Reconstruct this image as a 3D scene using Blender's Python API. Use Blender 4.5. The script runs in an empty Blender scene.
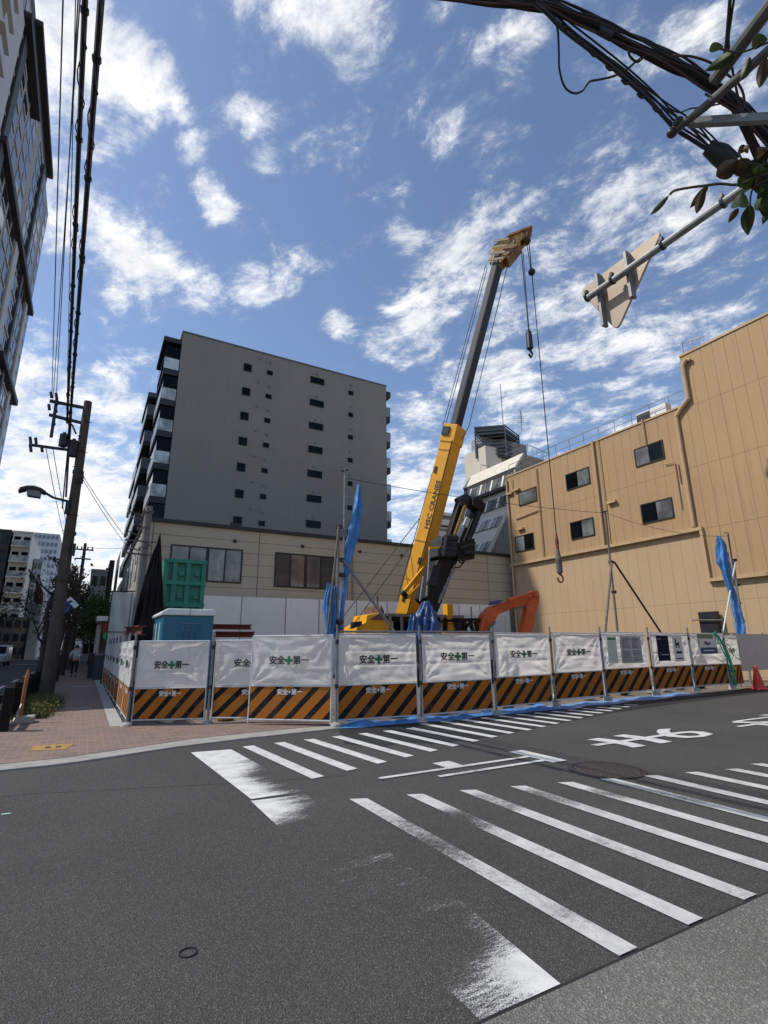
import bpy, math, random
from mathutils import Vector, Matrix, noise
R = math.radians
C = bpy.context.scene.collection
# ------------------------------------------------------------------ camera geometry
F = 515.0; H = 1.5
def V(*a): return Vector(a)
_a = V(84-384, 512-648.5, -F).normalized()
_v = V(365-384, 512+1430, -F); _v = (_v - _a*_a.dot(_v)).normalized()
_b = _a.cross(_v)
O = V(0, 0, H)
def ray(px, py):
    c = V(px-384, 512-py, -F); return V(_b.dot(c), _a.dot(c), _v.dot(c))
def gz(px, py, z=0.0): d = ray(px, py); return O + d*((z-H)/d.z)
def onY(px, py, Y): d = ray(px, py); return O + d*(Y/d.y)
def onX(px, py, X): d = ray(px, py); return O + d*(X/d.x)
def atd(px, py, D): return O + ray(px, py).normalized()*D

# ------------------------------------------------------------------ mesh builder
class MB:
    def __init__(s): s.v = []; s.f = []; s.m = None
    def add(s, vs, fs):
        n = len(s.v)
        s.v += [tuple(s.m @ Vector(p)) if s.m else tuple(p) for p in vs]
        s.f += [tuple(i+n for i in f) for f in fs]
    def box(s, a, b, mat=None):
        x0, y0, z0 = [min(a[i], b[i]) for i in range(3)]; x1, y1, z1 = [max(a[i], b[i]) for i in range(3)]
        vs = [(x0,y0,z0),(x1,y0,z0),(x1,y1,z0),(x0,y1,z0),(x0,y0,z1),(x1,y0,z1),(x1,y1,z1),(x0,y1,z1)]
        if mat: vs = [mat @ Vector(p) for p in vs]
        s.add(vs, [(0,3,2,1),(4,5,6,7),(0,1,5,4),(1,2,6,5),(2,3,7,6),(3,0,4,7)]); return s
    def beam(s, p0, p1, w, h, side=None):           # oriented box from p0 to p1, w along side, h across
        p0, p1 = Vector(p0), Vector(p1); a = (p1-p0).normalized()
        sd = Vector(side) if side else (a.cross(V(0,0,1)) if abs(a.z) < .99 else V(1,0,0))
        sd = (sd - a*a.dot(sd)).normalized(); u = sd.cross(a)
        vs = [p+sd*(i*w/2)+u*(j*h/2) for p in (p0,p1) for i,j in ((-1,-1),(1,-1),(1,1),(-1,1))]
        s.add(vs, [(0,3,2,1),(4,5,6,7),(0,1,5,4),(1,2,6,5),(2,3,7,6),(3,0,4,7)]); return s
    def tube(s, pts, r, seg=8, cap=True):
        pts = [Vector(p) for p in pts]; n = len(pts)
        rs = r if isinstance(r, (list, tuple)) else [r]*n
        vs = []; prev = None
        for i, p in enumerate(pts):
            t = (pts[min(i+1,n-1)]-pts[max(i-1,0)])
            t = t.normalized() if t.length > 1e-9 else V(0,0,1)
            x = prev if prev else (V(1,0,0) if abs(t.x) < .9 else V(0,1,0))
            x = (x - t*t.dot(x)).normalized(); prev = x; y = t.cross(x)
            vs += [p + (x*math.cos(2*math.pi*k/seg)+y*math.sin(2*math.pi*k/seg))*rs[i] for k in range(seg)]
        fs = [(i*seg+k, i*seg+(k+1)%seg, (i+1)*seg+(k+1)%seg, (i+1)*seg+k) for i in range(n-1) for k in range(seg)]
        if cap: fs += [tuple(reversed(range(seg))), tuple(range((n-1)*seg, n*seg))]
        s.add(vs, fs); return s
    def prism(s, pts, d):                            # polygon (3D points) extruded by vector d
        n = len(pts); d = Vector(d); pts = [Vector(p) for p in pts]
        s.add(pts+[p+d for p in pts], [tuple(range(n)), tuple(reversed(range(n, 2*n)))] +
              [(i, i+n, (i+1)%n+n, (i+1)%n) for i in range(n)]); return s
    def grid(s, fn, nu, nv, close_u=False):
        vs = [fn(i/nu, j/nv) for j in range(nv+1) for i in range(nu+1)]
        s.add(vs, [(j*(nu+1)+i, j*(nu+1)+i+1, (j+1)*(nu+1)+i+1, (j+1)*(nu+1)+i) for j in range(nv) for i in range(nu)]); return s
    def ball(s, c, r, nu=12, nv=8, sc=(1,1,1)):
        c = Vector(c)
        s.grid(lambda u,v: c+V(r*sc[0]*math.cos(6.28319*u)*math.sin(math.pi*v), r*sc[1]*math.sin(6.28319*u)*math.sin(math.pi*v), r*sc[2]*math.cos(math.pi*v)), nu, nv); return s
    def build(s, name, mat, parent=None, smooth=False, bevel=0.0, local=False):
        me = bpy.data.meshes.new(name); me.from_pydata([tuple(p) for p in s.v], [], s.f)
        me.materials.append(mat)
        import bmesh
        bm = bmesh.new(); bm.from_mesh(me)
        if smooth: bmesh.ops.remove_doubles(bm, verts=bm.verts, dist=1e-5)
        bmesh.ops.recalc_face_normals(bm, faces=bm.faces)
        if smooth:
            for f in bm.faces: f.smooth = True
        bm.to_mesh(me); bm.free()
        return link(name, me, parent, bevel, local)
def link(name, me, parent=None, bevel=0, local=False):
    o = bpy.data.objects.new(name, me); C.objects.link(o)
    if parent:
        o.parent = parent
        if not local:
            L = Vector(parent.location); q = parent.parent
            while q: L = L + Vector(q.location); q = q.parent
            if parent.type == 'EMPTY': o.matrix_parent_inverse = Matrix.Translation(-L)
            else:
                o.matrix_parent_inverse = parent.matrix_parent_inverse.inverted() @ Matrix.Translation(-L) @ parent.matrix_parent_inverse if False else Matrix.Identity(4)
    if bevel:
        b = o.modifiers.new('Bevel', 'BEVEL'); b.width = bevel; b.segments = 2; b.limit_method = 'ANGLE'
    return o
def tag(o, label=None, cat=None, group=None, kind=None):
    if label: o['label'] = label
    if cat: o['category'] = cat
    if group: o['group'] = group
    if kind: o['kind'] = kind
    return o
def thing(name, label, cat, loc=(0,0,0), group=None, rz=0):
    o = bpy.data.objects.new(name, None); C.objects.link(o); o.empty_display_size = .2
    o.location = loc; o.rotation_euler = (0, 0, rz)
    return tag(o, label, cat, group)
def children(o): return [c for c in C.objects if c.parent == o]
def copy_tree(o, parent=None):
    c = o.copy(); C.objects.link(c)
    if parent: c.parent = parent
    for ch in list(o.children): copy_tree(ch, c)
    return c

# ------------------------------------------------------------------ materials
def mat_base(name):
    m = bpy.data.materials.new(name); m.use_nodes = True
    nt = m.node_tree; return m, nt, nt.nodes['Principled BSDF'], nt.nodes, nt.links
def math_n(nt, op, a, b=None, clamp=False):
    n = nt.nodes.new('ShaderNodeMath'); n.operation = op; n.use_clamp = clamp
    for i, q in enumerate((a, b)):
        if q is None: continue
        if isinstance(q, (int, float)): n.inputs[i].default_value = q
        else: nt.links.new(q, n.inputs[i])
    return n.outputs[0]
def mixc(nt, f, a, b, mode='MIX'):
    n = nt.nodes.new('ShaderNodeMix'); n.data_type = 'RGBA'; n.blend_type = mode
    for k, q in ((0, f), (6, a), (7, b)):
        if isinstance(q, (int, float)): n.inputs[k].default_value = q
        elif isinstance(q, (tuple, list)): n.inputs[k].default_value = (*q[:3], 1)
        else: nt.links.new(q, n.inputs[k])
    return n.outputs[2]
def noise_n(nt, vec, scale, detail=4, rough=.55, dist=0):
    n = nt.nodes.new('ShaderNodeTexNoise'); n.inputs['Scale'].default_value = scale
    n.inputs['Detail'].default_value = detail; n.inputs['Roughness'].default_value = rough
    n.inputs['Distortion'].default_value = dist
    if vec is not None: nt.links.new(vec, n.inputs['Vector'])
    return n.outputs[0]
def ramp(nt, fac, lo, hi, a=0.0, b=1.0):
    n = nt.nodes.new('ShaderNodeMapRange'); n.interpolation_type = 'SMOOTHSTEP'
    nt.links.new(fac, n.inputs[0])
    for i, q in enumerate((lo, hi, a, b)): n.inputs[i+1].default_value = q
    return n.outputs[0]
def coords(nt): return nt.nodes.new('ShaderNodeTexCoord').outputs['Object']
def rcoords(nt):
    a = nt.nodes.new('ShaderNodeVectorMath'); a.operation = 'ADD'; nt.links.new(coords(nt), a.inputs[0])
    sc_ = nt.nodes.new('ShaderNodeMath'); sc_.operation = 'MULTIPLY'; sc_.inputs[1].default_value = 37.0
    nt.links.new(nt.nodes.new('ShaderNodeObjectInfo').outputs['Random'], sc_.inputs[0])
    nt.links.new(sc_.outputs[0], a.inputs[1]); return a.outputs[0]
def mapping(nt, vec, sc=(1,1,1), rot=(0,0,0), loc=(0,0,0)):
    n = nt.nodes.new('ShaderNodeMapping'); nt.links.new(vec, n.inputs[0])
    n.inputs['Scale'].default_value = sc; n.inputs['Rotation'].default_value = rot; n.inputs['Location'].default_value = loc
    return n.outputs[0]
def bump(nt, b, h, strength=.3, dist=.01):
    n = nt.nodes.new('ShaderNodeBump'); n.inputs['Strength'].default_value = strength; n.inputs['Distance'].default_value = dist
    nt.links.new(h, n.inputs['Height']); nt.links.new(n.outputs[0], b.inputs['Normal'])
def M(name, col, rough=.6, metal=0, var=.15, scale=3, bmp=0, stain=0, spec=None, trans=0):
    m, nt, b, N, L = mat_base(name)
    c = rcoords(nt)
    n1 = noise_n(nt, c, scale, 5)
    n2 = noise_n(nt, c, scale*9, 3)
    f = math_n(nt, 'ADD', math_n(nt, 'MULTIPLY', n1, .7), math_n(nt, 'MULTIPLY', n2, .3))
    f = ramp(nt, f, .3, .7)
    lo = tuple(x*(1-var) for x in col); hi = tuple(min(1, x*(1+var)) for x in col)
    out = mixc(nt, f, lo, hi)
    if stain:
        s = noise_n(nt, mapping(nt, c, (1.5, 1.5, .15)), 2.5, 6, .65)
        out = mixc(nt, ramp(nt, s, .52, .75, 0, stain), out, tuple(x*.45 for x in col))
    L.new(out, b.inputs['Base Color'])
    b.inputs['Roughness'].default_value = rough; b.inputs['Metallic'].default_value = metal
    if spec is not None: b.inputs['Specular IOR Level'].default_value = spec
    if bmp: bump(nt, b, n2, bmp, .01)
    if trans:
        b.inputs['Specular IOR Level'].default_value = .2
        t = N.new('ShaderNodeBsdfTranslucent'); L.new(out, t.inputs[0])
        mx = N.new('ShaderNodeMixShader'); mx.inputs[0].default_value = trans
        L.new(b.outputs[0], mx.inputs[1]); L.new(t.outputs[0], mx.inputs[2])
        L.new(mx.outputs[0], nt.nodes['Material Output'].inputs[0])
    return m
def lines_mat(name, col, lines, rough=.7, var=.08, scale=.6, stain=.25, joint=.45, soil=None):
    """wall material with real panel joints: lines = [(axis, period, phase, width)]"""
    m, nt, b, N, L = mat_base(name)
    c = coords(nt); sep = N.new('ShaderNodeSeparateXYZ'); L.new(c, sep.inputs[0])
    f = ramp(nt, noise_n(nt, c, scale, 6, .6), .3, .7)
    out = mixc(nt, f, tuple(x*(1-var) for x in col), tuple(x*(1+var) for x in col))
    if stain:
        s = noise_n(nt, mapping(nt, c, (2.2, 2.2, .12)), 1.6, 6, .65)
        out = mixc(nt, ramp(nt, s, .5, .75, 0, stain), out, tuple(x*.55 for x in col))
    grain = noise_n(nt, c, 60, 3)
    out = mixc(nt, ramp(nt, grain, .3, .7, 0, .12), out, tuple(x*.7 for x in col))
    tot = None; wob = math_n(nt, 'MULTIPLY', noise_n(nt, c, 3, 2), .01)
    for ax, per, ph, w in lines:
        u = math_n(nt, 'FRACT', math_n(nt, 'DIVIDE', math_n(nt, 'ADD', math_n(nt, 'ADD', sep.outputs['XYZ'.index(ax)], wob), ph), per))
        u = math_n(nt, 'ABSOLUTE', math_n(nt, 'SUBTRACT', u, .5))
        k = ramp(nt, u, w/per*.35, w/per*.65, 1, 0)
        tot = k if tot is None else math_n(nt, 'MAXIMUM', tot, k)
    if tot is not None:
        out = mixc(nt, math_n(nt, 'MULTIPLY', tot, 1-joint), out, (0.02, .018, .015))
        bump(nt, b, math_n(nt, 'SUBTRACT', math_n(nt, 'MULTIPLY', grain, .1), tot), .5, .02)
    L.new(out, b.inputs['Base Color']); b.inputs['Roughness'].default_value = rough
    return m
def glass_mat(name, col=(.03,.04,.05), rough=.06, spec=.6):
    m, nt, b, N, L = mat_base(name)
    c = coords(nt)
    out = mixc(nt, ramp(nt, noise_n(nt, c, .9, 2), .35, .65), tuple(x*.6 for x in col), tuple(x*1.5 for x in col))
    L.new(out, b.inputs['Base Color']); b.inputs['Roughness'].default_value = rough
    b.inputs['Specular IOR Level'].default_value = spec
    bump(nt, b, noise_n(nt, c, .7, 2), .06, .2)
    return m

def asphalt(name, col=(.062,.062,.062), coarse=1.0, spk=.55):
    m, nt, b, N, L = mat_base(name); c = coords(nt)
    v = N.new('ShaderNodeTexVoronoi'); v.inputs['Scale'].default_value = 130*coarse; L.new(c, v.inputs['Vector'])
    sp = N.new('ShaderNodeSeparateColor'); L.new(v.outputs['Color'], sp.inputs[0])
    base = ramp(nt, noise_n(nt, c, .45, 6, .6), .3, .7)
    o = mixc(nt, base, tuple(x*.78 for x in col), tuple(x*1.2 for x in col))
    o = mixc(nt, ramp(nt, sp.outputs[0], .0, 1, 0, spk), o, tuple(x*.25 for x in col))
    o = mixc(nt, ramp(nt, sp.outputs[1], .75, .99, 0, spk*.8), o, tuple(min(1, x*2.8+.02) for x in col))
    fine = noise_n(nt, c, 330*coarse, 2)
    o = mixc(nt, ramp(nt, fine, .42, .75, 0, .5), o, tuple(x*2.1 for x in col))
    # oil drips, patches
    o = mixc(nt, ramp(nt, noise_n(nt, c, 1.7, 7, .7, .6), .60, .74, 0, .38), o, tuple(x*.55 for x in col))
    L.new(o, b.inputs['Base Color']); b.inputs['Roughness'].default_value = .85
    b.inputs['Specular IOR Level'].default_value = .35
    bump(nt, b, math_n(nt, 'ADD', v.outputs['Distance'], math_n(nt, 'MULTIPLY', fine, .4)), .8, .008)
    return m
def paint(name, wear=.5, soft=.08, col=(.56,.555,.53), wearmap=None, streak=(1,1,1)):
    """thermoplastic paint, worn through to the asphalt where noise is high"""
    m, nt, b, N, L = mat_base(name); c = coords(nt)
    big = noise_n(nt, mapping(nt, c, streak), 1.3, 5, .6)
    fine = noise_n(nt, mapping(nt, c, streak), 26, 8, .8)
    peb = noise_n(nt, c, 150, 3, .7)
    f = math_n(nt, 'ADD', math_n(nt, 'ADD', math_n(nt, 'MULTIPLY', big, .34), math_n(nt, 'MULTIPLY', fine, .32)), math_n(nt, 'MULTIPLY', peb, .34))
    if wearmap: f = math_n(nt, 'ADD', f, wearmap(nt, c))
    o = mixc(nt, ramp(nt, noise_n(nt, c, 6, 5), .35, .7), col, tuple(x*.78 for x in col))
    L.new(o, b.inputs['Base Color']); b.inputs['Roughness'].default_value = .7
    bump(nt, b, peb, .4, .004)
    t = N.new('ShaderNodeBsdfTransparent'); mx = N.new('ShaderNodeMixShader')
    L.new(ramp(nt, f, wear, wear+soft), mx.inputs[0]); L.new(b.outputs[0], mx.inputs[1]); L.new(t.outputs[0], mx.inputs[2])
    L.new(mx.outputs[0], N['Material Output'].inputs[0])
    return m
def wear_spot(spots):
    """extra wear around real places on the road (tyre tracks)"""
    def g(nt, c):
        tot = None
        for x, y, r, k, sx, sy in spots:
            n = nt.nodes.new('ShaderNodeVectorMath'); n.operation = 'LENGTH'
            nt.links.new(mapping(nt, c, (sx, sy, 0), loc=(-x*sx, -y*sy, 0)), n.inputs[0])
            q = ramp(nt, n.outputs['Value'], r*.2, r, k, 0)
            tot = q if tot is None else math_n(nt, 'ADD', tot, q)
        return tot
    return g

def brick_mat():
    m, nt, b, N, L = mat_base('brick_paving'); c = coords(nt)
    br = N.new('ShaderNodeTexBrick'); L.new(mapping(nt, c, (1,1,1), (0,0,0)), br.inputs['Vector'])
    br.inputs['Scale'].default_value = 1; br.inputs['Brick Width'].default_value = .225; br.inputs['Row Height'].default_value = .113
    br.inputs['Mortar Size'].default_value = .007; br.inputs['Mortar Smooth'].default_value = .2; br.inputs['Bias'].default_value = -.1
    br.inputs['Color1'].default_value = (.235,.138,.10,1); br.inputs['Color2'].default_value = (.13,.08,.062,1); br.inputs['Mortar'].default_value = (.25,.23,.21,1)
    o = mixc(nt, ramp(nt, noise_n(nt, c, 1.1, 6, .6), .3, .75, 0, .5), br.outputs['Color'], (.17,.14,.125))
    o = mixc(nt, ramp(nt, noise_n(nt, c, 45, 3), .45, .8, 0, .4), o, (.26,.215,.19))
    L.new(o, b.inputs['Base Color']); b.inputs['Roughness'].default_value = .85
    bump(nt, b, math_n(nt, 'SUBTRACT', math_n(nt, 'MULTIPLY', noise_n(nt, c, 60, 3), .4), br.outputs['Fac']), .5, .006)
    return m
def hazard_mat():
    m, nt, b, N, L = mat_base('hazard_stripes'); c = coords(nt)
    sep = N.new('ShaderNodeSeparateXYZ'); L.new(c, sep.inputs[0])
    u = math_n(nt, 'FRACT', math_n(nt, 'DIVIDE', math_n(nt, 'SUBTRACT', sep.outputs[0], math_n(nt, 'MULTIPLY', sep.outputs[2], 1.0)), .40))
    k = ramp(nt, u, .60, .625)
    o = mixc(nt, k, (.38,.128,.016), (.010,.010,.011))
    rc = rcoords(nt)
    o = mixc(nt, ramp(nt, noise_n(nt, rc, 4, 7, .75), .45, .8, 0, .55), o, (.13,.10,.08))
    o = mixc(nt, ramp(nt, noise_n(nt, mapping(nt, rc, (9,9,.6)), 3, 5, .7), .55, .8, 0, .35), o, (.22,.19,.16))
    L.new(o, b.inputs['Base Color']); b.inputs['Roughness'].default_value = .75; b.inputs['Specular IOR Level'].default_value = .15
    return m

ASPH = asphalt('asphalt', (.066,.064,.060), 1.15, .65); ASPH_NEW = asphalt('asphalt_fresh', (.024,.025,.027), 1.0, .35)
ASPH_L = asphalt('asphalt_near_pavement', (.15,.145,.13), .8, .5)
CONC = M('concrete', (.33,.32,.29), .85, var=.18, scale=2, bmp=.3, stain=.3)
KERB = M('kerb_concrete', (.30,.29,.265), .85, var=.2, scale=5, bmp=.4)
GRAN = M('granite_strip', (.36,.37,.37), .8, var=.2, scale=9, bmp=.2)
BRICK = brick_mat()
DIRT = M('dirt', (.16,.13,.10), .95, var=.3, scale=2, bmp=.5)
GALV = M('galvanised_steel', (.20,.205,.205), .5, .35, var=.2, scale=12)
GREYP = M('grey_steel_pipe', (.22,.22,.215), .5, .5, var=.3, scale=9)
RUSTP = M('rusty_pipe', (.13,.115,.10), .7, .3, var=.4, scale=9)
WFRAME = M('white_painted_frame', (.55,.56,.56), .5, .1, var=.15, scale=8, stain=.3)
SHEET = M('white_sheet', (.92,.90,.86), .6, var=.05, scale=1.5, stain=.22, trans=.60)
SHEETG = M('grey_mesh_sheet', (.72,.73,.73), .6, var=.06, scale=1.5, stain=.12, trans=.45)
HAZ = hazard_mat()
INK = M('black_ink', (.015,.02,.02), .6, var=.1)
GREEN = M('green_ink', (.01,.13,.05), .6, var=.1)
WINK = M('white_ink', (.6,.6,.58), .6, var=.1)
BLUET = M('blue_tarp', (.09,.25,.55), .42, var=.25, scale=6, trans=.15)
NAVYT = M('dark_blue_tarp', (.028,.07,.20), .4, var=.3, scale=6)
BLACKT = M('black_tarp', (.010,.010,.011), .6, var=.3, scale=4, spec=.25)
YEL = M('crane_yellow', (.80,.37,.012), .38, var=.10, scale=2, stain=.15)
GREYB = M('boom_grey', (.055,.056,.055), .45, .1, var=.1, scale=1.2, stain=.2)
HEADY = M('sheave_ochre', (.48,.27,.08), .6, var=.35, scale=5, stain=.5)
DARK = M('dark_steel', (.025,.026,.028), .45, .3, var=.4, scale=6)
BLK = M('machine_black', (.010,.010,.011), .5, 0, var=.4, scale=5, spec=.25)
BLKG = M('worn_black_rubber', (.028,.028,.03), .65, var=.6, scale=9, spec=.3)
RUBBER = M('rubber', (.02,.02,.02), .8, var=.3)
ORNG = M('excavator_orange', (.56,.095,.018), .42, var=.2, scale=3, stain=.35)
RED = M('red_oxide_steel', (.17,.035,.025), .75, var=.4, scale=5, stain=.4)
CABLE = M('cable_black', (.012,.012,.013), .5, var=.3)
CABLER = M('cable_brown', (.05,.02,.018), .5, var=.4)
GREYWALL = lines_mat('dark_grey_tile_wall', (.29,.262,.218), [('Z', .30, 0, .012), ('X', 1.2, 0, .012)], .8, var=.04, scale=.25, stain=.14, joint=.72)
LOWWALL = lines_mat('beige_siding', (.50,.43,.31), [('Z', .615, .14, .028), ('X', 5.27, -4.92, .05)], .7, var=.06, scale=.3, stain=.18, joint=.35)
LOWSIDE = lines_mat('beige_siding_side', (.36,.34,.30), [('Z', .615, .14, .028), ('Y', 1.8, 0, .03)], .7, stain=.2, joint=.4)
TAN = lines_mat('tan_wall_panels', (.40,.258,.130), [('Y', .545, .17, .016), ('Z', 3.1, .95, .018)], .8, var=.05, scale=.22, stain=.40, joint=.40)
TANL = lines_mat('tan_wall_lower', (.45,.315,.180), [('Y', .60, .1, .014), ('Z', 3.3, .65+.9, .016)], .8, var=.05, scale=.22, stain=.18, joint=.5)
TANT = M('tan_trim', (.46,.31,.17), .7, var=.08, scale=2, stain=.2)
CAP = M('dark_roof_edge', (.03,.028,.027), .6, var=.2)
WFR = M('window_frame_dark', (.025,.023,.022), .5, .3, var=.2)
GLS = glass_mat('window_glass'); GLSB = glass_mat('window_glass_black', (.004,.005,.006), .1, .15)
GLSC = glass_mat('window_glass_curtained', (.22,.22,.20), .15)
GLSG = glass_mat('window_glass_grey', (.13,.135,.13), .2)
RAILG = glass_mat('frosted_railing', (.42,.47,.45), .25)
BALD = M('balcony_dark', (.03,.03,.032), .6, var=.2)
WHITEB = M('white_building', (.74,.71,.65), .75, var=.08, scale=.2, stain=.2)
WHITEC = M('cool_white_building', (.50,.52,.53), .75, var=.08, scale=.2, stain=.2)
OFFW = M('office_cream', (.60,.54,.44), .7, var=.06, scale=.3, stain=.15)
GREYC = M('grey_building', (.60,.56,.50), .8, var=.1, scale=.4, stain=.25)
DGREY = M('dark_grey_building', (.05,.052,.055), .6, var=.2, scale=.5)
TEAL = M('teal_plastic', (.012,.12,.19), .45, var=.12, scale=2, stain=.15)
WPLAS = M('white_plastic', (.72,.74,.72), .4, var=.06)
GRNC = M('green_container', (.02,.22,.14), .5, var=.18, scale=2.5, stain=.3)
PAPER = M('paper', (.62,.62,.60), .5, var=.05); PAPERG = M('paper_grey', (.36,.37,.39), .5, var=.2, scale=14)
NAVY = M('navy_board', (.012,.018,.04), .8, var=.1, spec=.1)
BARK = M('bark', (.045,.035,.028), .95, var=.5, scale=10, bmp=.6)
LEAFN = M('leaf_near', (.035,.055,.014), .45, var=.5, scale=12, trans=.18)
LEAF = M('leaf_green', (.10,.15,.03), .5, var=.45, scale=3, trans=.3)
LEAFD = M('leaf_dark', (.05,.07,.025), .6, var=.5, scale=3, trans=.2)
LEAFR = M('leaf_red', (.055,.034,.016), .5, var=.5, scale=8, trans=.3)
WEED = M('weed', (.12,.12,.04), .8, var=.5, scale=4, trans=.2)
GUARD = M('guard_brown', (.016,.013,.012), .8, var=.3, spec=.15)
CONEM = M('cone_red', (.55,.03,.02), .4, var=.1)
NETG = M('green_net', (.01,.28,.18), .6, var=.2)
POLEC = M('pole_concrete', (.075,.06,.045), .9, var=.25, scale=5, stain=.3)
POLEL = M('pole_concrete_light', (.22,.205,.185), .85, var=.15, scale=3, stain=.3)
TRWHITE = M('tower_white', (.55,.53,.50), .7, var=.06, scale=.2, stain=.15)
TRGREY = M('tower_grey', (.36,.345,.32), .7, var=.08, scale=.2)
SKIN = M('skin', (.45,.27,.19), .5, var=.05); HAIR = M('hair', (.015,.012,.01), .6, var=.2)
JACK = M('jacket_grey', (.42,.41,.42), .8, var=.1, scale=5); TROU = M('trousers', (.012,.012,.014), .8, var=.2)
SIGNB = M('sign_blue', (.01,.05,.30), .4, var=.05); SIGNBACK = M('sign_back', (.36,.28,.20), .55, .15, var=.10, scale=3, stain=.35)
IRON = M('cast_iron', (.05,.045,.045), .6, .5, var=.35, scale=10)
TACT = M('yellow_plate', (.36,.20,.045), .7, var=.25, scale=8)
STAKE = M('stake_orange', (.35,.14,.05), .7, var=.3)

# ------------------------------------------------------------------ text
def text_mesh(s, size, bold=0.0, depth=.002, M4=None, name='lettering'):
    cu = bpy.data.curves.new('t', 'FONT'); cu.body = s; cu.size = size; cu.extrude = depth; cu.offset = bold
    cu.align_x = 'LEFT'; cu.align_y = 'BOTTOM_BASELINE'; cu.resolution_u = 2
    o = bpy.data.objects.new('t', cu); C.objects.link(o)
    bpy.context.view_layer.update()
    me = bpy.data.meshes.new_from_object(o.evaluated_get(bpy.context.evaluated_depsgraph_get()))
    bpy.data.objects.remove(o); bpy.data.curves.remove(cu)
    if M4: me.transform(M4)
    me.name = name; return me
def heavy(s, size, w, depth, M4, flip=1):
    """thick lettering: shifted copies of the outline, each a hair nearer the reader"""
    base = text_mesh(s, size, 0, depth); vs = []; fs = []
    for k_, (dx, dy) in enumerate(((0,0),(w,0),(-w,0),(0,w),(0,-w),(w*.7,w*.7),(-w*.7,-w*.7),(w*.7,-w*.7),(-w*.7,w*.7))):
        n = len(vs); vs += [M4 @ V(v.co.x+dx, v.co.y+dy, v.co.z+.0003*k_) for v in base.vertices]
        fs += [tuple(i+n for i in p.vertices) for p in base.polygons]
    me = bpy.data.meshes.new('lettering'); me.from_pydata([tuple(v) for v in vs], [], fs); bpy.data.meshes.remove(base); return me
def frame(o, x, y):                        # matrix: text local X->x, Y->y
    x = Vector(x); y = Vector(y); z = x.normalized().cross(y.normalized())
    return Matrix(((x.x,y.x,z.x,o[0]),(x.y,y.y,z.y,o[1]),(x.z,y.z,z.z,o[2]),(0,0,0,1)))
def text_obj(s, size, mat, m4, parent=None, bold=0.0, depth=.002, local=False, name='lettering'):
    me = text_mesh(s, size, bold, depth, m4, name); me.materials.clear(); me.materials.append(mat)
    return link(name, me, parent, 0, local)

rnd = random.Random(7)
S = lambda o: tag(o, kind='structure')
def sheet_poly(name, pts, z, mat):
    g = MB(); g.add([(x, y, z) for x, y in pts], [tuple(range(len(pts)))]); return S(g.build(name, mat))

# ================================================================== THE GROUND
g = MB(); g.add([(-3000,-3000,-.03),(3000,-3000,-.03),(3000,3000,-.03),(-3000,3000,-.03)], [(0,1,2,3)]); S(g.build('ground', DIRT))
sheet_poly('road', [(-60,1.0),(60,1.0),(60,12),(-1.2,12),(-1.2,240),(-60,240)], 0.0, ASPH)
# asphalt seam / patches: freshly laid strip in front of the fence
sheet_poly('asphalt_patch', [(4.35,9.5),(3.80,8.05),(4.13,7.45),(4.7,7.72),(4.98,7.28),(6.2,7.35),(7.5,7.62),(8.6,7.88),(10.9,8.36),(14.3,8.75),(17.5,9.0),(22,9.2),(22,11.2),(4.35,11.2)], .004, ASPH_NEW)
out = [(-1.2,8.45),(-.74,8.58),(-.09,8.60),(.63,8.81),(1.37,9.08),(2.47,9.28),(3.53,9.37),(4.25,9.45),(4.42,9.47)]
inn = [(4.45,9.78),(3.75,9.86),(2.77,9.80),(1.78,9.68),(.79,9.32),(-.05,9.02),(-.79,9.00),(-1.2,9.1)]
g = MB(); pts = [(x,y,-.02) for x,y in out+[(-1.75,8.9),(-1.95,9.6),(-2.0,12),(-2.0,240),(-1.75,240),(-1.75,12),(-1.7,9.9),(-1.5,9.35)][::1]]
# kerb: near arc + street edge as two prisms
k = MB(); k.prism([(x,y,-.02) for x,y in out+inn], (0,0,.045)); S(k.build('kerb', KERB, bevel=.008))
k = MB(); k.prism([(-1.2,8.45,-.02),(-1.2,9.1,-.02),(-1.55,9.4,-.02),(-1.7,10,-.02),(-1.72,240,-.02),(-1.95,240,-.02),(-1.98,10,-.02),(-1.8,9.1,-.02),(-1.5,8.6,-.02)], (0,0,.12)); S(k.build('street_kerb', KERB))
k = MB(); k.prism([(x,y,-.02) for x,y in inn[::-1]+[(4.45,10.2),(3.2,11.4),(1.0,12.4),(.62,12.4),(.62,240),(-1.7,240),(-1.7,10),(-1.5,9.35)]], (0,0,.05)); S(k.build('sidewalk', BRICK))
k = MB(); k.box((.62,11.95,-.02),(.86,60,.034)); S(k.build('granite_edging', lines_mat('granite', (.34,.35,.35), [('Y', .6, 0, .012)], .8, stain=.3)))
k = MB(); k.box((.86,12.1,-.02),(1.6,60,.02)); S(k.build('drain_channel', M('drain_dark', (.05,.045,.04), .9, var=.3)))
k = MB(); k.prism([(1.2,12.2,-.02),(3.3,11.4,-.02),(4.5,9.9,-.02),(24.9,10.2,-.02),(24.9,27,-.02),(1.2,27,-.02)], (0,0,.03)); S(k.build('site_ground', DIRT))
k = MB(); k.prism([(-60,-60,-.02),(60,-60,-.02),(60,2.03,-.02),(-60,2.03,-.02)], (0,0,.035)); S(k.build('near_pavement', ASPH_L))
k = MB(); k.box((-60,1.18,0),(60,1.32,.02)); S(k.build('near_paving_edge', KERB))
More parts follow.
